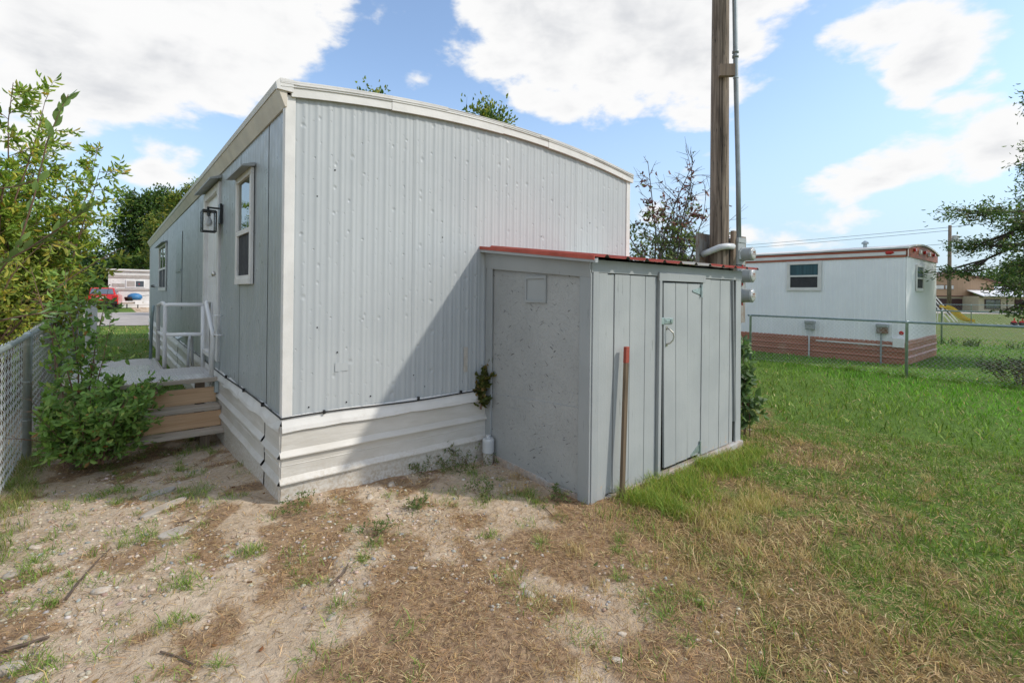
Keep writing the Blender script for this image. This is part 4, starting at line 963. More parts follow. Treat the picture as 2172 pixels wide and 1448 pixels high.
# bush at the fence post
bush = thing('leafy_bush', 'dense green bush at the fence post in front of the landing', 'bush', (-.98, 1.95, 0))
rg = np.random.RandomState(11)
m1, P1, D1 = stems(rg, (-.95, 1.96, 0), 34, .72, .62, twig_len=.22, twigs=14, r0=.007, arch=.12, base_r=.26, start=.08)
m2, P2, D2 = stems(rg, (-1.06, 2.05, 0), 8, 1.6, .13, lean=(-.03, .02, 0), twig_len=.28, twigs=15, r0=.008, arch=.0, base_r=.16, start=.2)
n0 = len(m1.v); m1.v += m2.v; m1.f += [tuple(i+n0 for i in q) for q in m2.f]; m1.m += m2.m
m1.build('stem', 'twig', bush)
P, D = np.concatenate([P1, P2]), np.concatenate([D1, D2]); k = (P[:, 0] > -1.30) & (P[:, 2] > .02) & (P[:, 0] < -.52+.1*rg.rand(len(P))); P, D = P[k], D[k]
leaves_obj('foliage', P, D, rg, .060, .032, [(.22, .37, .09), (.28, .44, .12), (.14, .25, .065), (.36, .46, .13), (.48, .25, .10)], [5, 4, 3, 1, .25], bush, .25)
# tall elm shrub over the fence, and its neighbours
shrub('elm_shrub', 'tall bright green elm shrub rising over the near fence', 'shrub', (-2.05, 5.3, 0), 21, 36, 3.7, .15, .088, .034, [(.25, .37, .055), (.34, .44, .07), (.16, .26, .045), (.50, .48, .08), (.52, .38, .07)], [5, 4, 3, 1.4, .5], twig_len=.66, twigs=24, r0=.017, arch=.02, base_r=.5, start=.22, sub=3)
shrub('elm_shrub', 'yellowing elm shrub lower and left of the tall one', 'shrub', (-2.45, 4.3, 0), 22, 24, 2.5, .5, .080, .030, [(.27, .35, .06), (.40, .43, .07), (.18, .25, .045), (.55, .47, .09)], [4, 4, 2, 1.5], twig_len=.6, twigs=15, r0=.014, arch=.12, base_r=.5, start=.15, sub=1)
shrub('olive_shrub', 'silvery grey-green shrub behind the elm shrubs', 'shrub', (-3.3, 9.5, 0), 23, 22, 3.5, .5, .085, .022, [(.46, .50, .42), (.36, .42, .33), (.28, .34, .20)], [3, 3, 2], twig_len=.8, twigs=16, r0=.02, arch=.08, base_r=.6, start=.15, sub=2)
# near branches reaching in from the left
def near_branch(label, path, seed, nleaf, leafL):
    rg = random.Random(seed); pts = [at(x, y, d) for x, y, d in path]; o = thing('overhanging_branch', label, 'branch', pts[0], 'branches reaching in at the left edge')
    m_ = MB(); m_.tube(pts, [.006*(1-.75*k/(len(pts)-1)) for k in range(len(pts))], 6); m_.build('stem', 'twig', o, smooth=True)
    me = None
    for k in range(nleaf):
        f = (k+.5)/nleaf*(len(pts)-1); i = min(int(f), len(pts)-2); q = pts[i].lerp(pts[i+1], f-i); d = (pts[i+1]-pts[i]).normalized()
        side = d.cross(Vector((0, 0, 1))).normalized()*(1 if k % 2 else -1)
        ld = (d*(.7+.4*rg.random())+side*.5*rg.random()+Vector((0, 0, (rg.random()-.5)*1.0))*1.0+Fw*(rg.random()-.5)*.8).normalized(); s_ = ld.cross(Vector((rg.random()-.5, rg.random()-.5, 1))).normalized(); nn = ld.cross(s_)
        if me is None:
            lm = MB(); prof = [(0, .0), (.15, .22), (.38, .40), (.62, .36), (.84, .17), (1, 0)]
            for sg in (-1, 1):
                for (a, w), (b, v) in zip(prof[:-1], prof[1:]): lm.quad((a, 0, -.06*a*a), (b, 0, -.06*b*b), (b, sg*v*.85, .12*v-.1*b*b), (a, sg*w*.85, .12*w-.1*a*a))
            me = lm.mesh('leaf', 'leaf_green', smooth=True)
        lo = bpy.data.objects.new('leaf', me); COL.objects.link(lo); lo.parent = o
        L = leafL*(.7+.5*rg.random()); mt = Matrix.Identity(4)
        for r_ in range(3): mt[r_][0], mt[r_][1], mt[r_][2], mt[r_][3] = ld[r_]*L, s_[r_]*L*.62, nn[r_]*L*.7, (q-pts[0])[r_]
        lo.matrix_local = mt
near_branch('leafy twig arching highest into the sky at the left edge', [(-60, 620, 2.75), (0, 577, 2.72), (40, 520, 2.7), (72, 420, 2.68), (100, 300, 2.66), (125, 240, 2.65), (145, 200, 2.65)], 1, 30, .078)
near_branch('long twig slanting across the elm shrub at the left edge', [(-60, 585, 2.6), (0, 560, 2.6), (60, 528, 2.6), (120, 488, 2.6), (170, 455, 2.6), (190, 438, 2.6)], 2, 20, .078)
near_branch('low leafy twig just above the near fence', [(-60, 690, 2.5), (0, 680, 2.5), (60, 668, 2.5), (110, 662, 2.5), (140, 660, 2.5)], 3, 15, .074)
near_branch('twig below the sky twig at the left edge', [(-60, 400, 2.9), (0, 400, 2.9), (40, 395, 2.88), (75, 380, 2.86)], 5, 8, .05)
# vines and weeds
shrub('vine_plant', 'leafy vine climbing the right corner of the shed', 'vine', (4.24, -1.08, 0), 31, 6, 1.0, .14, .085, .055, [(.13, .22, .08), (.19, .28, .12), (.09, .15, .06)], [3, 2, 2], twig_len=.16, twigs=10, r0=.006, base_r=.12, start=.1, droop=.8)
shrub('small_vine', 'small yellow-green vine in the corner between skirting and shed', 'vine', (1.565, -.05, .45), 32, 3, .42, .12, .05, .035, [(.12, .13, .03), (.08, .10, .03), (.22, .16, .05)], [3, 2, 1], twig_len=.09, twigs=9, r0=.004, base_r=.02, start=.05, droop=.5, lean=(-.05, 0, 0))
for k, (x, y, l, nn) in enumerate(((1.42, -.12, .32, 10), (1.28, -.16, .26, 8), (1.05, -.14, .16, 6), (.72, -.55, .10, 7), (1.15, -.62, .12, 8), (.30, -.75, .10, 6), (1.5, -1.0, .10, 6), (.05, -.2, .12, 6))):
    shrub('weed', ('straggly weed beside the white clean-out pipe', 'wiry weed against the skirting left of the clean-out pipe', 'thin weed at the middle of the skirting', 'low weed on bare dirt below the end wall', 'round weed clump between skirting and shed', 'low weed on dirt left of the stake', 'weed at the foot of the shed corner', 'weed at the foot of the skirting corner')[k], 'weed', (x, y, float(gh(x, y))), 40+k, nn, l, 2.2, .020, .008, [(.16, .22, .07), (.12, .18, .055), (.26, .25, .11)], [3, 3, 1.5], twig_len=.07, twigs=5, r0=.0016, base_r=.07, start=.1, dens=.8)
shrub('dark_shrub', 'dark low shrub behind the right chain-link fence', 'shrub', (10.95, -2.62, 0), 51, 26, .5, .9, .05, .018, [(.035, .055, .02), (.05, .08, .03), (.10, .07, .04)], [3, 2, 1], twig_len=.3, twigs=8, r0=.006, base_r=.3)
# purple-leaved bare tree between the homes
tr = thing('bare_tree', 'half-bare tree with purple leaves behind the shed', 'tree', (7.15, 1.55, 0)); rg = np.random.RandomState(61)
mb, P, D = stems(rg, (7.15, 1.55, 0), 17, 4.0, .24, twig_len=.9, twigs=17, r0=.028, arch=.02, base_r=.3, start=.35, sub=3, wob=.3)
mb.build('trunk', 'twig_grey', tr)
cl = fbm(P[:, 0]*1.0+P[:, 2], P[:, 1]*1.0-P[:, 2], 1.6, 3); hi = sstep(2.5, 3.3, P[:, 2]); k = (rg.rand(len(P)) < np.where(P[:, 2] > 2.4, .55, .55)*sstep(.42, .55, cl)*sstep(4.1, 3.4, P[:, 2])); P, D, hi = P[k], D[k], hi[k]
c = np.where((rg.rand(len(P)) < hi*.75+.15)[:, None], palette(rg, len(P), [(.17, .06, .055), (.23, .095, .08), (.11, .045, .045)], [1, 1, 1]), palette(rg, len(P), [(.11, .16, .045), (.16, .21, .06)], [1, 1]))
leaves_obj('crown', P, D, rg, .085, .05, None, None, tr, .9, col=c)
# elm at the right edge
def crown_points(rg, lumps, n):
    w = np.array([l[3]*l[4]*l[5] for l in lumps])**.8; ch = rg.choice(len(lumps), n, p=w/w.sum()); L = np.array(lumps)[ch]
    d = unit(rg.randn(n, 3)); r = rg.rand(n)**.45
    return L[:, :3]+d*L[:, 3:6]*r[:, None], d
def big_tree(label, base, h, lumps, seed, n, leafL, leafW, cols, wts, r0=.16, group=None, droop=.3, limbs=9, kind=None):
    o = thing('broadleaf_tree', label, 'tree', base, group); rg = np.random.RandomState(seed); m_ = MB(); b = Vector(base)
    top = b+Vector((0, 0, h*.62)); m_.tube([b+Vector((0, 0, -.2)), b+Vector((.03*h*.3, 0, h*.25)), top], [r0*1.15, r0*.85, r0*.4], 9)
    for l in lumps:
        c = Vector(l[:3]); s_ = b.lerp(top, .55+.4*rg.rand()); mid = s_.lerp(c, .5)+Vector((0, 0, .12*h*.3)); m_.tube([s_, mid, c], [r0*.4, r0*.26, r0*.1], 6)
        for k in range(limbs):
            d = Vector(unit(rg.randn(1, 3))[0]); e = c+Vector((d.x*l[3], d.y*l[4], d.z*l[5]))*.85; m_.tube([mid.lerp(c, .6), c.lerp(e, .5), e], [r0*.12, r0*.07, r0*.02], 4, False)
    m_.build('trunk', 'bark', o)
    w = np.array([l[3]*l[4]*l[5] for l in lumps])**.75; cnt = (w/w.sum()*n).astype(int); PP, DD = [], []; tw = MB()
    for l, c_ in zip(lumps, cnt):
        nt = max(8, c_//26); d = unit(rg.randn(nt, 3)); R3 = np.array(l[3:6]); C3 = np.array(l[:3]); ln = .55+.6*rg.rand(nt, 1)
        st_ = C3+d*R3*.15+rg.randn(nt, 3)*R3*.12; en = C3+d*R3*ln; en[:, 2] -= .12*R3[2]*rg.rand(nt)
        for q in range(nt): tw.tube([st_[q], (st_[q]+en[q])/2+rg.randn(3)*R3*.05, en[q]], [r0*.06, r0*.04, r0*.015], 3, False)
        k = rg.randint(0, nt, c_); f = rg.rand(c_, 1)**.6; PP.append(st_[k]+(en[k]-st_[k])*f+rg.randn(c_, 3)*leafL*.9); DD.append(unit(en[k]-st_[k])*.8+rg.randn(c_, 3)*.5)
    tw.build('twigs', 'bark', o); P, D = np.concatenate(PP), np.concatenate(DD)
    leaves_obj('crown', P, D, rg, leafL, leafW, cols, wts, o, droop); return o
def lump(px, py, dep, rx, rz, ry=None): p = at(px, py, dep); return (p.x, p.y, p.z, rx, ry or rx, rz)
b = at(2330, 760, 11); b.z = 0
big_tree('dark green elm overhanging from the right edge', tuple(b), 6.5, [lump(2185, 470, 10.5, .85, .38), lump(2080, 450, 10.4, .72, .20), lump(2100, 520, 10.6, .85, .18), lump(2210, 330, 11, .5, .45), lump(2260, 400, 11, 1.0, .6), lump(2035, 575, 10.8, .75, .09), lump(2170, 610, 10.2, .75, .16), lump(2230, 560, 10.6, 1.0, .5), lump(2210, 215, 11, .45, .4), lump(2160, 660, 10.4, .5, .08), lump(2330, 480, 11, 1.6, 1.6)], 71, 24000, .085, .034, [(.10, .17, .045), (.15, .23, .06), (.07, .12, .035), (.24, .22, .08)], [4, 3, 3, .6], droop=.4)
# trees behind
def bg_tree(label, px, depth, lumps, seed, n, leafL, cols, wts):
    b = at(px, 640, depth); b.z = 0; big_tree(label, tuple(b), max(l[2] for l in lumps), lumps, seed, n, leafL, leafL*.6, cols, wts, .25, 'trees beyond the gravel road' if depth > 40 else None)
DG = [(.075, .15, .035), (.115, .20, .045), (.05, .10, .028)]; YG = [(.24, .28, .05), (.31, .32, .06), (.15, .21, .04)]
bg_tree('dark green broadleaf tree behind the far white trailer', 290, 50, [lump(300, 440, 50, 2.4, 2.2), lump(275, 500, 50, 2.0, 2.4), lump(330, 500, 51, 2.6, 2.8), lump(320, 555, 50, 2.6, 1.6), lump(265, 560, 50, 1.8, 1.6), lump(355, 430, 52, 2.0, 1.6)], 81, 15000, .30, DG+YG[:1], [4, 4, 3, .8])
bg_tree('yellow-green broadleaf tree rising beside the grey home roofline', 395, 46, [lump(390, 430, 46, 1.6, 1.4), lump(350, 490, 45, 1.6, 2.0), lump(385, 500, 46, 2.4, 2.6), lump(350, 540, 45, 1.6, 1.2), lump(420, 400, 46, 1.0, .8)], 82, 12000, .28, YG+DG[:2], [3, 3, 3, 1.2, 1])
bg_tree('tall tree with tips showing above the left roof edge', 800, 26, [lump(790, 258, 26, 1.3, 2.1, 1.3), lump(830, 300, 26, 1.2, 1.9), lump(860, 330, 26, 1.6, 2.0), lump(760, 330, 26, 1.0, 2.2)], 83, 9000, .22, YG+DG, [2, 2, 2, 2, 2, 1])
bg_tree('tall tree with tips showing above the middle of the roof', 1040, 24, [lump(1035, 296, 24, 1.25, 2.1), lump(990, 312, 24, .45, 2.5), lump(1070, 350, 24, .9, 1.9), lump(1010, 400, 24, 1.6, 2.0)], 84, 11000, .20, YG+DG, [2, 2, 2, 2, 2, 1])
for k, (px, py, dep, rx, rz) in enumerate(((60, 560, 40, 4.5, 3.0), (180, 570, 52, 4.0, 3.0), (-60, 520, 34, 4.5, 4.0))):
    bg_tree(('dark shade tree beyond the road, middle of the left gap', 'dark shade tree behind the red car', 'dark shade tree at the far left edge')[k], px, dep, [lump(px, py, dep, rx, rz), lump(px+40, py+30, dep, rx*.7, rz*.7), lump(px-40, py+20, dep, rx*.7, rz*.7)], 90+k, 9000, .35, DG, [3, 2, 3])
b = at(2120, 600, 85)
bg_tree('green tree behind the tan garage', 2125, 85, [lump(2115, 590, 85, 3.5, 1.6), lump(2160, 585, 85, 4, 2.2), lump(2180, 570, 85, 4, 2.4)], 95, 6000, .4, DG+YG[:1], [2, 3, 1, 1])

# ------------------------------------------------------------------ far left: white trailer, vehicles, yard things
wt = thing('trailer_home', 'far white trailer home with peeling paint beyond the gravel road', 'trailer home', (3, 46, 0))
WX0, WX1, WY = -1.0, 9.0, 44.6; WM = end_map(WY)
m_ = MB(); m_.box(WX0, WX1, WY, WY+3.4, .1, 2.85); m_.build('wall', 'old_white', wt)
def wbox(u0, u1, o0, o1, z0, z1, mat, name, par=None): q = MB(); mbox(q, WM, u0, u1, o0, o1, z0, z1); return q.build(name, mat, par or wt)
wbox(WX0-.15, WX1, -.1, .16, 2.85, 2.98, 'old_white', 'roof_edge'); wbox(WX0, WX1, .002, .05, 2.30, 2.52, 'shade_grey', 'trim_band'); wbox(WX0, WX1, .002, .06, 1.32, 1.48, 'shade_grey', 'trim_band'); wbox(WX0-.05, WX1, .002, .09, .0, .42, 'white_clean', 'skirt')
wbox(WX0, WX1, .09, .098, .2, .215, 'shade_grey', 'skirt_line')
wi = wbox(.05, 1.22, .004, .05, 1.56, 2.14, 'white_clean', 'window')
wbox(.10, .60, .05, .056, 1.62, 2.08, 'shade_grey', 'pane', wi); wbox(.66, 1.16, .05, .056, 1.62, 2.08, 'far_glass', 'pane', wi)
pl = wbox(.84, .90, .056, .07, 1.80, 1.88, 'red_plastic', 'window_sticker', wi)
for a, b in ((-.75, -.40), (-.38, -.02), (1.62, 2.0)): wbox(a, b, .004, .03, 1.62, 1.86, 'shade_grey', 'side_vent')
def car(label, loc, yaw, mat, seed):
    c = thing('parked_car', label, 'car', loc); R_ = Matrix.Rotation(yaw, 3, 'Z')
    def X(p): return Vector(loc)+R_ @ Vector(p)
    def hx(p, name, m, par=None, bev=.0, smooth=False):
        q = MB(); q.hexa([X(v) for v in p]); return q.build(name, m, par or c, bevel=bev, smooth=smooth)
    def bxp(x0, x1, y0, y1, z0, z1): return [(x0, y0, z0), (x1, y0, z0), (x1, y1, z0), (x0, y1, z0), (x0, y0, z1), (x1, y0, z1), (x1, y1, z1), (x0, y1, z1)]
    prof = [(-2.25, .38), (-2.28, .70), (-2.20, 1.02), (-1.6, 1.06), (1.1, 1.02), (2.05, .88), (2.25, .66), (2.22, .36)]
    body = MB(); rows = [[X((s*w, y, z)) for y, z in prof+[prof[0]]] for s, w in ((-1, .80), (-1, .90), (1, .90), (1, .80))]
    for r_, k in ((0, 0), (3, 0)):
        pass
    rows[0] = [X((-.82, y*.985, .38+(z-.38)*.96)) for y, z in prof+[prof[0]]]; rows[3] = [X((.82, y*.985, .38+(z-.38)*.96)) for y, z in prof+[prof[0]]]
    rows = [[X((-.90, y*.97, .40+(z-.38)*.93)) for y, z in prof+[prof[0]]], [X((-.84, y, z)) for y, z in prof+[prof[0]]], [X((.84, y, z)) for y, z in prof+[prof[0]]], [X((.90, y*.97, .40+(z-.38)*.93)) for y, z in prof+[prof[0]]]]
    body.sheet(rows); n = len(prof); body.face(*range(0, n)); body.face(*range(3*(n+1), 3*(n+1)+n)); bo = body.build('body', mat, c)
    hx([(-.78, -2.12, 1.0), (.78, -2.12, 1.0), (.78, 1.0, 1.0), (-.78, 1.0, 1.0), (-.62, -1.80, 1.52), (.62, -1.80, 1.52), (.62, .25, 1.52), (-.62, .25, 1.52)], 'cabin', mat, None, .05)
    hx([(-.64, -2.105, 1.08), (.64, -2.105, 1.08), (.64, -2.0, 1.08), (-.64, -2.0, 1.08), (-.56, -1.89, 1.45), (.56, -1.89, 1.45), (.56, -1.8, 1.45), (-.56, -1.8, 1.45)], 'rear_window', 'far_glass')
    for s in (-1, 1):
        hx([(s*.782, -1.7, 1.08), (s*.70, -1.7, 1.08), (s*.70, .75, 1.08), (s*.782, .75, 1.08), (s*.668, -1.55, 1.44), (s*.6, -1.55, 1.44), (s*.6, .22, 1.44), (s*.668, .22, 1.44)], 'side_window', 'far_glass')
        hx(bxp(min(s*.62, s*.86), max(s*.62, s*.86), -2.30, -2.15, .72, .98), 'tail_light', 'red_plastic', None, .02)
        for y in (-1.4, 1.4):
            w = MB(); w.lathe(X((s*.90, y, .33)), R_ @ Vector((-s, 0, 0)), [(0, .22), (.01, .31), (.04, .33), (.18, .33), (.21, .30)], 18); wo = w.build('wheel', 'tyre', c)
            w = MB(); w.lathe(X((s*.905, y, .33)), R_ @ Vector((-s, 0, 0)), [(0, .05), (.004, .19), (.03, .2)], 14); w.build('rim', 'chrome', wo)
    hx(bxp(-.86, .86, -2.38, -2.2, .40, .58), 'rear_bumper', 'tyre', None, .03); hx(bxp(-.26, .26, -2.305, -2.275, .74, .88), 'number_plate', 'old_white')
    return c
p = at(222, 655, 35.5); car('red hatchback parked with its rear towards us before the white trailer', (p.x, p.y, 0), math.radians(-4), 'car_red', 1)
p = at(8, 660, 17); car('dark silver car parked behind the elm shrubs', (p.x-1.2, p.y, 0), math.radians(70), 'car_silver', 2)
p = at(284, 648, 36.8); gl = thing('covered_grill', 'barbecue under a blue tarp in front of the far white trailer', 'grill', (p.x, p.y, 0))
x, y = p.x, p.y
m_ = MB(); m_.lathe((x+.05, y, .62), (0, 0, 1), [(0, .35), (.15, .48), (.35, .45), (.48, .25), (.52, .05)], 12); m_.build('tarp_cover', 'blue_tarp', gl, smooth=True)
m_ = MB(); m_.lathe((x-.30, y-.2, .55), (0, 0, 1), [(0, .22), (.22, .30), (.3, .28)], 12); m_.build('grill_bowl', 'black_metal', gl)
m_ = MB(); m_.hexa([(x-.85, y-.35, .30), (x+.55, y-.45, .38), (x+.55, y+.2, .38), (x-.85, y+.2, .30), (x-.85, y-.35, .40), (x+.55, y-.45, .50), (x+.55, y+.2, .50), (x-.85, y+.2, .40)]); m_.build('shelf', 'grey_wood', gl)
m_ = MB(); m_.box(x+.05, x+.5, y-.5, y-.4, .28, .60); m_.build('side_panel', 'white_clean', gl)
m_ = MB(); m_.box(x-.45, x-.38, y-.1, y-.03, 0, .32); m_.box(x+.2, x+.27, y-.1, y-.03, 0, .4); m_.build('leg', 'black_metal', gl)
hp = MB(); hp.tube([(x+.5, y-.2, .95), (x+1.0, y-.2, .98), (x+1.3, y-.2, .75), (x+1.35, y-.2, .3), (x+1.3, y-.2, .0)], .02, 6); tag(hp.build('garden_hose', 'black_rubber'), 'thin dark hose arching beside the blue covered grill', 'hose')
for k, px in enumerate((187, 200)):
    q = at(px, 700, 9.5); m_ = MB(); m_.extrude([(q.x-.045, q.y, .0), (q.x+.045, q.y, .0), (q.x+.045, q.y, 1.12), (q.x, q.y, 1.19), (q.x-.045, q.y, 1.12)], (0, .025, 0))
    tag(m_.build('white_picket', 'old_white', None), ('left of two white pickets behind the leafy bush', 'right of two white pickets behind the leafy bush')[k], 'picket', 'white pickets')
q0, q1 = at(-40, 641, 11), at(195, 641, 13); m_ = MB(); m_.tube([q0, q1], .025, 8); wr = thing('white_rail', 'white pipe rail behind the elm shrubs', 'rail', (q0.x, q0.y, 0)); m_.build('rail', 'white_clean', wr)
for f in (.05, .5, .95):
    q = q0.lerp(q1, f); m_ = MB(); m_.tube([(q.x, q.y, -.05), (q.x, q.y, q.z)], .025, 8); m_.build('post', 'white_clean', wr)

# ------------------------------------------------------------------ far right: houses, playground, power pole
HD = 60.0
def P2(px, py, d=HD): return at(px, py, d)
def facade_house(label, name, d, apex, eL, eR, zb, depth_):
    pass
a = P2(2030, 578); hw = 4.6; hc = Vector((a.x, a.y, 0)); hu = Vector((.638, -.77, 0)).normalized(); hu = Vector((Rt.x, Rt.y, 0)); hn_ = Vector((Fw.x, Fw.y, 0))
th = thing('tan_garage', 'tan two-storey gabled garage with dark door beyond the playground', 'garage', hc)
def HP(u, o, z): return hc+hu*u-hn_*o+Vector((0, 0, z))
zt_, ze = a.z, a.z-1.15; zmid = P2(2030, 628).z
m_ = MB(); m_.extrude([HP(-hw, 0, zmid), HP(hw, 0, zmid), HP(hw, 0, ze), HP(0, 0, zt_-.05), HP(-hw, 0, ze)], hn_*9); m_.build('upper_wall', 'tan_wall', th)
m_ = MB(); m_.extrude([HP(-hw, -.12, -.3), HP(hw, -.12, -.3), HP(hw, -.12, zmid), HP(-hw, -.12, zmid)], hn_*8.8); m_.build('lower_wall', 'cream_wall', th)
for s in (-1, 1):
    m_ = MB(); m_.extrude([HP(0, .35, zt_), HP(s*(hw+.5), .35, ze-.12), HP(s*(hw+.5), .35, ze+.02), HP(0, .35, zt_+.14)], hn_*9.6); m_.build('roof_slope', 'roof_brown', th)
m_ = MB(); m_.extrude([HP(-hw, .05, zmid-.08), HP(hw, .05, zmid-.08), HP(hw, .05, zmid+.06), HP(-hw, .05, zmid+.06)], hn_*.1); m_.build('floor_band', 'roof_brown', th)
u0 = -4.2
m_ = MB(); m_.extrude([HP(-3.9, -.11, -.2), HP(1.25, -.11, -.2), HP(1.25, -.11, 1.42), HP(-3.9, -.11, 1.42)], hn_*-.05); gd = m_.build('garage_door', 'brown_dark', th)
for uu in (-2.7, -1.5):
    m_ = MB(); m_.extrude([HP(uu, .02, 2.55), HP(uu+1.1, .02, 2.55), HP(uu+1.1, .02, 3.1), HP(uu, .02, 3.1)], hn_*.02); w_ = m_.build('window', 'brown_dark', th)
    m_ = MB(); m_.extrude([HP(uu+.05, .05, 2.6), HP(uu+1.05, .05, 2.6), HP(uu+1.05, .05, 3.05), HP(uu+.05, .05, 3.05)], hn_*.02); m_.build('pane', 'old_white', w_)
m_ = MB(); m_.extrude([HP(3.15, -.09, -.2), HP(3.85, -.09, -.2), HP(3.85, -.09, 1.35), HP(3.15, -.09, 1.35)], hn_*-.05); m_.build('side_door', 'shade_grey', th)
m_ = MB(); m_.tube([HP(2.6, -3, ze+.3), HP(2.6, -3, zt_+.35)], .09, 8); m_.build('vent_pipe', 'white_clean', th)
lc = P2(2150, 640, 58); lc.z = 0
lh = thing('low_house', 'low cream house with pale metal roof right of the tan garage', 'house', lc)
def LP(u, o, z): return lc+hu*u-hn_*o+Vector((0, 0, z))
m_ = MB(); m_.extrude([LP(-4.2, 0, -.3), LP(7, 0, -.3), LP(7, 0, 1.75), LP(-4.2, 0, 1.75)], hn_*7); m_.build('wall', 'cream_wall', lh)
m_ = MB(); m_.extrude([LP(-4.5, .9, 1.72), LP(-4.5, .9, 1.80), LP(-3.2, -4, 3.0), LP(-3.2, -4, 2.9)], hu*12.5); m_.build('roof', 'siding_white', lh)
for uu, w_, m2 in ((-3.5, 1.9, 'far_glass'), (.1, 1.0, 'brown_dark'), (1.6, 2.4, 'far_glass')):
    m_ = MB(); m_.extrude([LP(uu, .06, .25), LP(uu+w_, .06, .25), LP(uu+w_, .06, 1.4), LP(uu, .06, 1.4)], hn_*.04); wo = m_.build('window', 'brown_dark', lh)
    m_ = MB(); m_.extrude([LP(uu+.1, .09, .35), LP(uu+w_-.1, .09, .35), LP(uu+w_-.1, .09, 1.3), LP(uu+.1, .09, 1.3)], hn_*.02); m_.build('pane', m2, wo)
for uu in (-1.6, .0, 4.5):
    m_ = MB(); m_.tube([LP(uu, .8, -.2), LP(uu, .8, 1.75)], .06, 6); m_.build('porch_post', 'brown_dark', lh)
# pale concrete strip in front of the houses
m_ = MB(); q = [at(1975, 669, 46), at(2260, 672, 46), at(2260, 664, 55), at(1975, 661, 55)]; m_.quad(*[(v.x, v.y, .02) for v in q]); struct(m_.build('pavement', 'concrete'))
# swing frame with yellow slide
sb = at(2018, 682, 30); sb.z = 0; sw = thing('play_slide', 'yellow slide on white metal swing frame in the far yard', 'slide', sb)
tp_ = at(1985, 635, 31); e = at(2060, 684, 28.8)
for dx in (0, .28, .5):
    m_ = MB(); m_.tube([tp_+hu*(dx-.6)*1.0+Vector((0, 0, .25)), sb+hu*(dx-.1)], .03, 6); m_.build('frame_leg', 'old_white', sw)
m_ = MB(); m_.tube([tp_+hu*-.6+Vector((0, 0, .25)), tp_+hu*-3+Vector((0, 0, .3))], .035, 6); m_.build('top_bar', 'old_white', sw)
s0 = at(2000, 652, 30.2); rows = []
for k in range(11):
    f = k/10; c = s0.lerp(Vector((e.x, e.y, .06)), f)+Vector((0, 0, .10*math.sin(f*6.28))); sd = hn_*.24
    rows.append([c-sd+Vector((0, 0, .16)), c-sd, c+sd, c+sd+Vector((0, 0, .16))])
m_ = MB(); m_.sheet(rows); m_.build('chute', 'slide_yellow', sw)
m_ = MB(); m_.tube([s0, s0-Vector((0, 0, s0.z))], .03, 6); m_.tube([s0-hu*.3, Vector((s0.x, s0.y, 0))-hu*.35], .03, 6); m_.build('ladder', 'old_white', sw)
for k, px in enumerate((2151, 2168)):
    c = at(px, 686, 27); c.z = 0; ty = thing('ride_on_toy', ('left of two small red ride-on toys at the far fence', 'right of two small red ride-on toys at the far fence')[k], 'toy', c, 'red toys')
    m_ = MB(); m_.hexa([c+Vector(v) for v in ((-.22, -.12, .08), (.22, -.12, .08), (.22, .12, .08), (-.22, .12, .08), (-.15, -.1, .24), (.2, -.1, .2), (.2, .1, .2), (-.15, .1, .24))]); m_.build('toy_body', 'red_plastic', ty, bevel=.03)
    m_ = MB(); m_.tube([c+Vector((.12, 0, .2)), c+Vector((.05, 0, .38))], .025, 6); m_.build('handle', 'red_plastic', ty)
    for s in (-.15, .15):
        m_ = MB(); m_.lathe(c+Vector((s, -.13, .08)), (0, 1, 0), [(0, .08), (.26, .08)], 10); m_.build('wheel', 'tyre', ty)
# power pole with can and lines
pc = at(2013, 650, 42); pc.z = 0; pp = thing('power_pole', 'slim power pole with pale transformer can beside the tan garage', 'power pole', pc)
ztop = at(2014, 478, 42).z
m_ = MB(); m_.tube([pc, pc+Vector((0, 0, ztop))], [.17, .12], 10); m_.build('shaft', 'pole_wood', pp, smooth=True)
c = pc+hu*.48+Vector((0, 0, at(2025, 514, 42).z)); m_ = MB(); m_.lathe(c, (0, 0, 1), [(0, .2), (.02, .24), (.55, .24), (.6, .2), (.62, .05)], 12); m_.build('transformer', 'pvc', pp)
m_ = MB(); m_.tube([c+Vector((0, 0, .3)), pc+Vector((0, 0, c.z+.3))], .04, 6); m_.build('arm', 'galvanised', pp)
for k, (za_, yb, nm) in enumerate(((482, 535, 'upper power line sagging left from the slim power pole'), (489, 541, 'second power line just below the upper one'), (517, 552, 'lowest power line behind the white home roof'))):
    s0 = at(2013, za_, 42); e0 = at(1180, yb+8, 95); pts = [s0.lerp(e0, f/14)+Vector((0, 0, -1.2*4*(f/14)*(1-f/14)*.35)) for f in range(15)]
    m_ = MB(); m_.tube(pts, .022, 4); tag(m_.build('power_line', 'wire_dark'), nm, 'cable', 'power lines')
    e1 = at(2400, za_-45, 34); m_ = MB(); m_.tube([s0, e1], .022, 4) if k < 1 else None
    if k < 1: tag(m_.build('power_line', 'wire_dark'), 'power line running right from the slim power pole', 'cable', 'power lines')

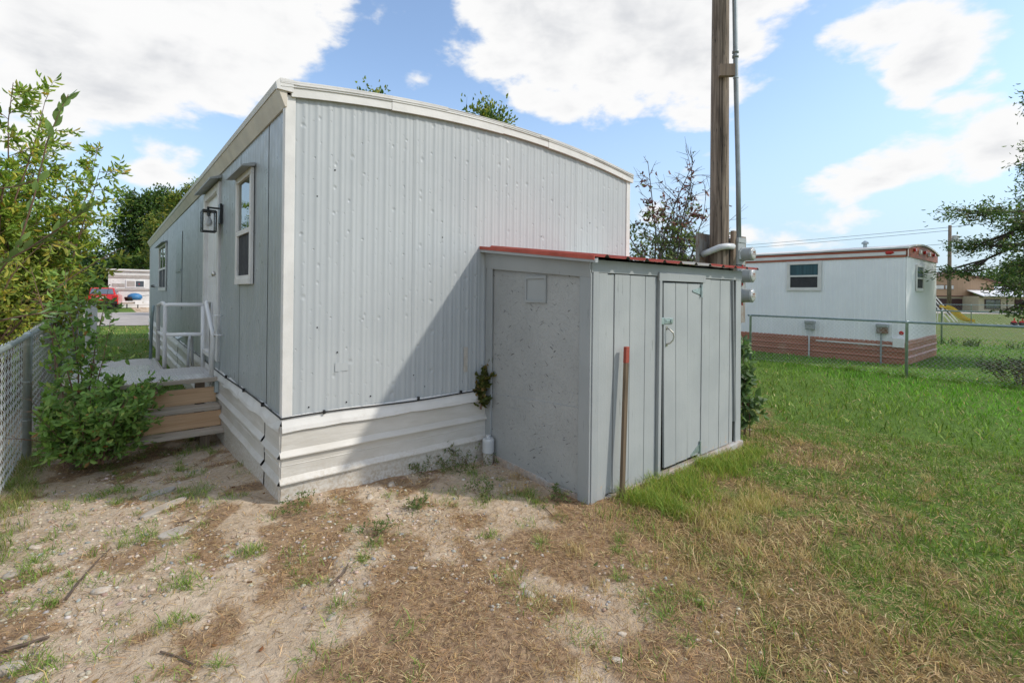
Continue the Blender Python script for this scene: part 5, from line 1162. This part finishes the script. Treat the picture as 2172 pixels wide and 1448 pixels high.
# ------------------------------------------------------------------ stones, slabs, sticks, fallen leaves
ico = bmesh.new(); bmesh.ops.create_icosphere(ico, subdivisions=2, radius=1)
stone_me = []
for s in range(5):
    b2 = ico.copy(); rg = random.Random(s)
    k = [Vector((rg.uniform(-1, 1), rg.uniform(-1, 1), rg.uniform(-1, 1))).normalized() for _ in range(7)]
    for v in b2.verts:
        d = min(1.0, *[(.62+.3*rg.random()*0+.1*i/7)/max(.05, v.co.normalized().dot(q)) for i, q in enumerate(k)]); v.co *= d
    me = bpy.data.meshes.new('stone'); b2.to_mesh(me); b2.free(); me.materials.append(MAT['stone']); me.polygons.foreach_set('use_smooth', [True]*len(me.polygons)); stone_me.append(me)
def ground_at(px, py):
    r = ray(px, py); t = -CAM.z/r.z; p = CAM+r*t
    for _ in range(4): t = (float(gh(p.x, p.y))-CAM.z)/r.z; p = CAM+r*t
    return p
stone_list = [((1125, 1262), .045, 'white rounded stone, nearer of two pale stones in mid foreground'), ((1108, 1242), .036, 'flat pale stone just behind the white rounded one'), ((830, 1028), .055, 'flat tan stone against the foot of the skirting'), ((806, 1036), .026, 'small white stone left of the flat tan stone by the skirting'), ((850, 1033), .02, 'small white stone right of the flat tan stone by the skirting'),
    ((20, 1222), .05, 'pale rounded stone at the left edge of the dirt'), ((75, 1162), .04, 'long pale stone near the left fence foot'), ((215, 1253), .055, 'blue-grey striped stone on the left dirt'), ((483, 1180), .03, 'white stone on dirt left of centre'), ((487, 1200), .028, 'second white stone below the one left of centre'), ((20, 1420), .06, 'grey flat stone in the bottom left corner'), ((65, 1440), .05, 'tan stone at the bottom left edge'),
    ((1092, 1080), .034, 'blue-grey stone on dirt left of the shed corner'), ((1118, 1073), .024, 'white stone beside the blue-grey one by the shed'), ((1120, 1022), .03, 'upright pale stone at the shed foot'), ((875, 1205), .03, 'round tan stone on thatch in the middle'), ((742, 1235), .03, 'white stone beside a dark twig'), ((1320, 1344), .03, 'pale stone in the lower right thatch'), ((1163, 1353), .016, 'small blue-white pebble in the lower thatch'), ((1310, 1400), .03, 'grey stone near the bottom right of centre'), ((705, 1310), .04, 'tan angular stone low left of centre'), ((785, 1055), .045, 'flat blue-grey stone sunk below the skirting'), ((1505, 945), .035, 'white stone at the right foot of the shed')]
for i, ((px, py), r_, lb) in enumerate(stone_list):
    if px == 1505: px, py = 1592, 912
    r_ *= .8; p = ground_at(px, py); rg = random.Random(100+i); o = bpy.data.objects.new('stone', stone_me[i % 5]); COL.objects.link(o)
    o.location = (p.x, p.y, p.z+r_*.02); o.scale = (r_*1.15, r_*(.7+.3*rg.random()), r_*(.42+.2*rg.random())); o.rotation_euler = (rg.uniform(-.2, .2), rg.uniform(-.2, .2), rg.uniform(0, 6.3)); tag(o, lb, 'stone', 'loose stones on the dirt')
for px, py, L, W, an, lb in ((338, 1046, .26, .10, .5, 'broken concrete slab sunk in the dirt, farthest of three'), (350, 1076, .30, .09, .65, 'narrow broken concrete slab, middle of three in the dirt'), (372, 1130, .17, .12, .3, 'round-edged grey slab among grass, nearest of three')):
    p = ground_at(px, py); rg = random.Random(int(px)); pts = []
    for k in range(11):
        a = k/11*6.283; rr_ = 1+rg.uniform(-.16, .10); x, y = math.cos(a)*L*.5*rr_, math.sin(a)*W*.5*rr_; pts.append((p.x+x*math.cos(an)-y*math.sin(an), p.y+x*math.sin(an)+y*math.cos(an), p.z-.03))
    m_ = MB(); m_.extrude(pts, (0, 0, .042)); tag(m_.build('concrete_slab', 'concrete', None, bevel=.006), lb, 'slab', 'broken slabs in the dirt')
for i, (pth, r_, lb) in enumerate((([(375, 1112), (395, 1108), (415, 1100)], .006, 'short dark twig beside the round-edged slab'), ([(140, 1275), (165, 1240), (205, 1195), (235, 1165)], .006, 'long dark twig across the left dirt'), ([(5, 1385), (60, 1370), (105, 1355)], .008, 'thick grey stick at the lower left edge'), ([(700, 1245), (732, 1215), (738, 1200)], .006, 'forked tan twig below the end wall'), ([(1150, 1072), (1172, 1095), (1200, 1112)], .003, 'thin brown twig at the shed corner'), ([(340, 1385), (375, 1395), (410, 1412)], .004, 'thin twig in the lower left thatch'))):
    pts = [ground_at(*q)+Vector((0, 0, r_+.004)) for q in pth]; m_ = MB(); m_.tube(pts, [r_*(1-.4*k/len(pts)) for k in range(len(pts))], 6); tag(m_.build('twig', 'stick', None), lb, 'twig', 'fallen twigs')

# ------------------------------------------------------------------ gravel and grass (uncountable)
def inside_things(x, y):
    a = (x > -.03) & (x < 3.7) & (y > -.06) & (y < 14.1)
    b = (x > 1.64) & (x < 3.87) & (y > -1.22) & (y < 0)
    c = (x > 12.2) & (x < 15.4) & (y > -.85) & (y < 12.3)
    d = (y > 20.8) & (y < 35.2) & (x < 14)
    return a | b | c | d
def scatter(rg, x0, x1, y0, y1, dens, dmin=0, dmax=1e9):
    n = int((x1-x0)*(y1-y0)*dens); x = x0+(x1-x0)*rg.rand(n); y = y0+(y1-y0)*rg.rand(n)
    dd = np.hypot(x-CAM.x, y-CAM.y); fx = (x-CAM.x)*Fw.x+(y-CAM.y)*Fw.y; lx = (x-CAM.x)*Rt.x+(y-CAM.y)*Rt.y
    k = (dd >= dmin) & (dd < dmax) & ~inside_things(x, y) & (fx > .9) & (np.abs(lx) < fx*1.25+1.2)
    return x[k], y[k]
def pebbles():
    rg = np.random.RandomState(5); x, y = scatter(rg, -2.2, 4.0, -4.5, 4.0, 2200, 0, 8)
    t, d, l = zones(x, y); gr = fbm(x, y, 1.7, 3, 21.0)
    k = rg.rand(len(x)) < (1-t)*(1-.55*l)*sstep(.38, .62, gr)*(.35+.65*sstep(6, 2.5, np.hypot(x-CAM.x, y-CAM.y))); x, y = x[k], y[k]; n = len(x)
    b2 = bmesh.new(); bmesh.ops.create_icosphere(b2, subdivisions=1, radius=1); b2.verts.ensure_lookup_table()
    v0 = np.array([v.co[:] for v in b2.verts]); f0 = np.array([[v.index for v in f.verts] for f in b2.faces]); b2.free()
    s = .0025+.012*rg.rand(n)**4.0; an = rg.rand(n)*6.28
    sx, sy, sz = s*(1+.5*rg.rand(n)), s*(.6+.4*rg.rand(n)), s*(.4+.3*rg.rand(n))
    jit = v0[None]*(1+(rg.rand(n, len(v0), 1)-.5)*.35)
    a = jit*np.stack([sx, sy, sz], 1)[:, None, :]; ca, sa = np.cos(an)[:, None], np.sin(an)[:, None]
    V = np.stack([a[..., 0]*ca-a[..., 1]*sa+x[:, None], a[..., 0]*sa+a[..., 1]*ca+y[:, None], a[..., 2]+(gh(x, y)+s*.15)[:, None]], -1).reshape(-1, 3)
    F = (f0[None]+np.arange(n)[:, None, None]*len(v0)).reshape(-1, 3)
    c = palette(rg, n, [(.54, .46, .36), (.44, .36, .28), (.33, .32, .31), (.60, .54, .46), (.40, .29, .21)], [4, 4, 1.5, 1.5, 1.5], .15)
    me = np_mesh('gravel', V, F.ravel(), np.arange(len(F))*3, np.full(len(F), 3), 'pebble', np.repeat(c, len(v0), 0), True)
    o = np_obj('gravel', me, None, 'stuff'); tag(o, 'small loose gravel scattered over the bare dirt', 'gravel')
def pebble_mat():
    m, t, b, co = new_mat('pebble'); a = t.add('ShaderNodeAttribute', attribute_name='Col'); t.l.new(a.outputs['Color'], b.inputs['Base Color']); b.inputs['Roughness'].default_value = .85
pebble_mat(); pebbles()
def blade_arrays(rg, x, y, z, L, W, lean, col, curl=.5):
    n = len(x); a = rg.rand(n)*2*np.pi; d = np.stack([np.cos(a), np.sin(a), np.zeros(n)], 1); s = np.stack([-np.sin(a), np.cos(a), np.zeros(n)], 1)
    tw = rg.rand(n)*np.pi; s = s*np.cos(tw)[:, None]+d*np.sin(tw)[:, None]*.6
    up = np.array([0, 0, 1.]); P = np.stack([x, y, z], 1)
    d1 = unit(d*np.sin(lean)[:, None]+up*np.cos(lean)[:, None]); l2 = np.minimum(lean+curl*(.4+.9*rg.rand(n)), 1.75); d2 = unit(d*np.sin(l2)[:, None]+up*np.cos(l2)[:, None])
    m = P+d1*(L*.5)[:, None]; t = m+d2*(L*.5)[:, None]; t[:, 2] = np.maximum(t[:, 2], z+.003); w = (W*.5)[:, None]
    V = np.stack([P-s*w*.8, P+s*w*.8, m+s*w, m-s*w, t], 1).reshape(-1, 3); return V, np.repeat(col, 5, 0)
def blades_obj(name, label, cat, chunks):
    V = np.concatenate([c[0] for c in chunks]); C = np.concatenate([c[1] for c in chunks]); n = len(V)//5; b = np.arange(n)[:, None]*5
    loops = np.concatenate([b+np.array([[0, 1, 2, 3]]), b+np.array([[3, 2, 4]])], 1).ravel()
    starts = (np.arange(n)[:, None]*7+np.array([[0, 4]])).ravel(); tot = np.tile([4, 3], n)
    me = np_mesh(name, V, loops, starts, tot, 'blade', C); o = np_obj(name, me, None, 'stuff'); tag(o, label, cat); return n
GRN = [(.16, .25, .045), (.215, .31, .055), (.115, .195, .035), (.30, .36, .085)]
DRY = [(.56, .42, .20), (.46, .33, .145), (.66, .52, .28), (.28, .18, .08)]
LIT = [(.42, .265, .13), (.55, .38, .20), (.19, .11, .055), (.66, .51, .30)]
def grow_grass():
    rg = np.random.RandomState(9); ch = []
    for (x0, x1, y0, y1, dens, d0, d1, L, W) in ((-3, 6, -5, 4, 4600, 0, 3.6, .058, .0042), (-4, 9, -7, 7, 2100, 3.6, 6.5, .062, .0062), (-5, 16, -10, 14, 620, 6.5, 12, .075, .011), (-10, 30, -16, 22, 130, 12, 24, .06, .02)):
        x, y = scatter(rg, x0, x1, y0, y1, dens, d0, d1); t, dr, l = zones(x, y)
        cl = fbm(x, y, 7.0, 3, 2.2); cl2 = fbm(x, y, 2.4, 3, 31.0)
        k = rg.rand(len(x)) < t*(.45+.55*sstep(.35, .6, cl)); x, y, dr, cl, cl2 = x[k], y[k], dr[k], cl[k], cl2[k]; n = len(x)
        isdry = rg.rand(n) < np.clip(dr*.62*sstep(.30, .62, cl2+.05)+dr*.36+.07, 0, .9)
        g = palette(rg, n, GRN, [4, 3, 3, 1.6], .4); d = palette(rg, n, DRY, [3, 3, 2.5, 2], .35); far_green = sstep(3.5, 6, lawn_s(x, y))[:, None]; g = g*(1+far_green*np.array([-.12, .38, -.25]))
        col = np.where(isdry[:, None], d, g)
        Ls = L*(.55+.9*rg.rand(n))*(.75+.6*sstep(.4, .7, cl)); lean = np.where(isdry, .5+.9*rg.rand(n), .12+.75*rg.rand(n))
        ch.append(blade_arrays(rg, x, y, gh(x, y)-.002, Ls, W*(.6+.8*rg.rand(n)), lean, col))
    n = blades_obj('lawn_grass', 'patchy lawn grass, green and straw coloured, right of the shed', 'grass', ch)
    # long bright grass against the shed front, pale straw tufts, green tufts on the dirt
    ch = []
    def tuft(x, y, r, n, L, W, cols, wts, lean=.5):
        a = rg.rand(n)*6.28; q = r*np.sqrt(rg.rand(n)); px, py = x+np.cos(a)*q, y+np.sin(a)*q; k = ~inside_things(px, py); px, py = px[k], py[k]; m = len(px)
        ch.append(blade_arrays(rg, px, py, gh(px, py)-.002, L*(.5+.8*rg.rand(m)), W*(.6+.8*rg.rand(m)), lean*(.2+1.2*rg.rand(m)), palette(rg, m, cols, wts), .6))
    for k in range(90):
        f = rg.rand(); x = 1.90+f*1.9; y = -1.28-rg.rand()**1.3*.50*(1-.6*f); tuft(x, y, .09, 80, .125-.05*f, .0034, [(.30, .38, .06), (.22, .33, .055), (.44, .42, .10), (.15, .25, .045)], [4, 4, 2, 2], .55)
    for k in range(26):
        f = rg.rand(); tuft(1.95+f*.9, -1.75-rg.rand()*.25, .10, 90, .07, .0026, [(.62, .49, .24), (.50, .42, .17), (.36, .36, .10)], [3, 2, 2], .4)
    for k in range(240):
        x = -.6+rg.rand()*5.6; y = -4.4+rg.rand()*4.0; s = float(lawn_s(x, y))
        if -.7 < s < 3.2 and not inside_things(np.array([x]), np.array([y]))[0]: tuft(x, y, .04+.07*rg.rand(), 80, .06, .0024, [(.60, .47, .25), (.52, .39, .20), (.42, .35, .15)], [3, 3, 1], .35)
    for k in range(1700):
        x = -2.0+rg.rand()*4.6; y = -3.4+rg.rand()*6.8
        if inside_things(np.array([x]), np.array([y]))[0] or float(lawn_s(x, y)) > .5: continue
        nz = float(fbm(x, y, 1.3, 3, 44.0)); wl = 1.5 if x < -1.0 else .8
        if rg.rand() > sstep(.34, .62, nz)*wl+.14: continue
        r_ = rg.rand(); tuft(x, y, .02+.085*rg.rand(), int(16+60*r_), .035+.05*rg.rand(), .0034, [(.19, .29, .06), (.26, .36, .08), (.13, .22, .045), (.50, .42, .19)], [4, 3, 2, 1.4], .95)
    for k in range(60):
        y = .3+rg.rand()*3.0; x = -1.42+rg.randn()*.08; tuft(x, y, .05, 40, .12, .003, [(.22, .28, .08), (.34, .31, .12), (.15, .21, .05)], [3, 2, 2], .5)
    for k in range(40):
        y = -3.2+rg.rand()*4; x = 10.36+rg.randn()*.06; tuft(x, y, .08, 40, .12, .006, [(.15, .25, .05), (.2, .29, .06)], [2, 2], .5)
    for k in range(26):
        f = rg.rand(); x, y = 19.5+rg.randn()*.1, -3+f*6; tuft(x, y, .2, 30, .28, .02, [(.07, .12, .03), (.10, .15, .04)], [2, 2], .5)
    blades_obj('grass_tufts', 'longer grass tufts at the shed foot, along the fences and on the dirt', 'grass', ch)
    # dead thatch and clippings lying flat
    ch = []
    for (x0, x1, y0, y1, dens, d0, d1, L, W) in ((-3, 6, -5, 4, 9000, 0, 3.4, .042, .0026), (-4, 7, -6, 6, 3200, 3.4, 6.5, .048, .0042)):
        x, y = scatter(rg, x0, x1, y0, y1, dens, d0, d1); t, dr, l = zones(x, y); cl = fbm(x, y, 5.0, 3, 66.0)
        k = rg.rand(len(x)) < np.clip(l*(.35+.9*sstep(.32, .58, cl))+.20+t*dr*.3, 0, 1); x, y = x[k], y[k]; n = len(x)
        ch.append(blade_arrays(rg, x, y, gh(x, y)+.002+.006*rg.rand(n), L*(.4+1.2*rg.rand(n)**1.5), W*(.6+.8*rg.rand(n)), 1.15+.42*rg.rand(n), palette(rg, n, LIT, [4, 3, 3, 2], .35), .35))
    blades_obj('dead_thatch', 'dead brown thatch and clippings lying on the dirt', 'thatch', ch)
grow_grass()
def fallen_leaves():
    rg = np.random.RandomState(14); x, y = scatter(rg, -2, 5, -4.5, 3, 3.2, 0, 7); n = len(x); P = np.stack([x, y, gh(x, y)+.012], 1); a = rg.rand(n)*6.28; D = np.stack([np.cos(a), np.sin(a), .1*rg.randn(n)], 1)
    o = leaves_obj('fallen_leaves', P, D, rg, .028, .018, [(.36, .22, .07), (.25, .12, .05), (.30, .17, .10), (.12, .16, .05)], [2, 2, 2, 1], None, 0, kind='stuff'); tag(o, 'small fallen leaves scattered over dirt and lawn', 'fallen leaves')
fallen_leaves()
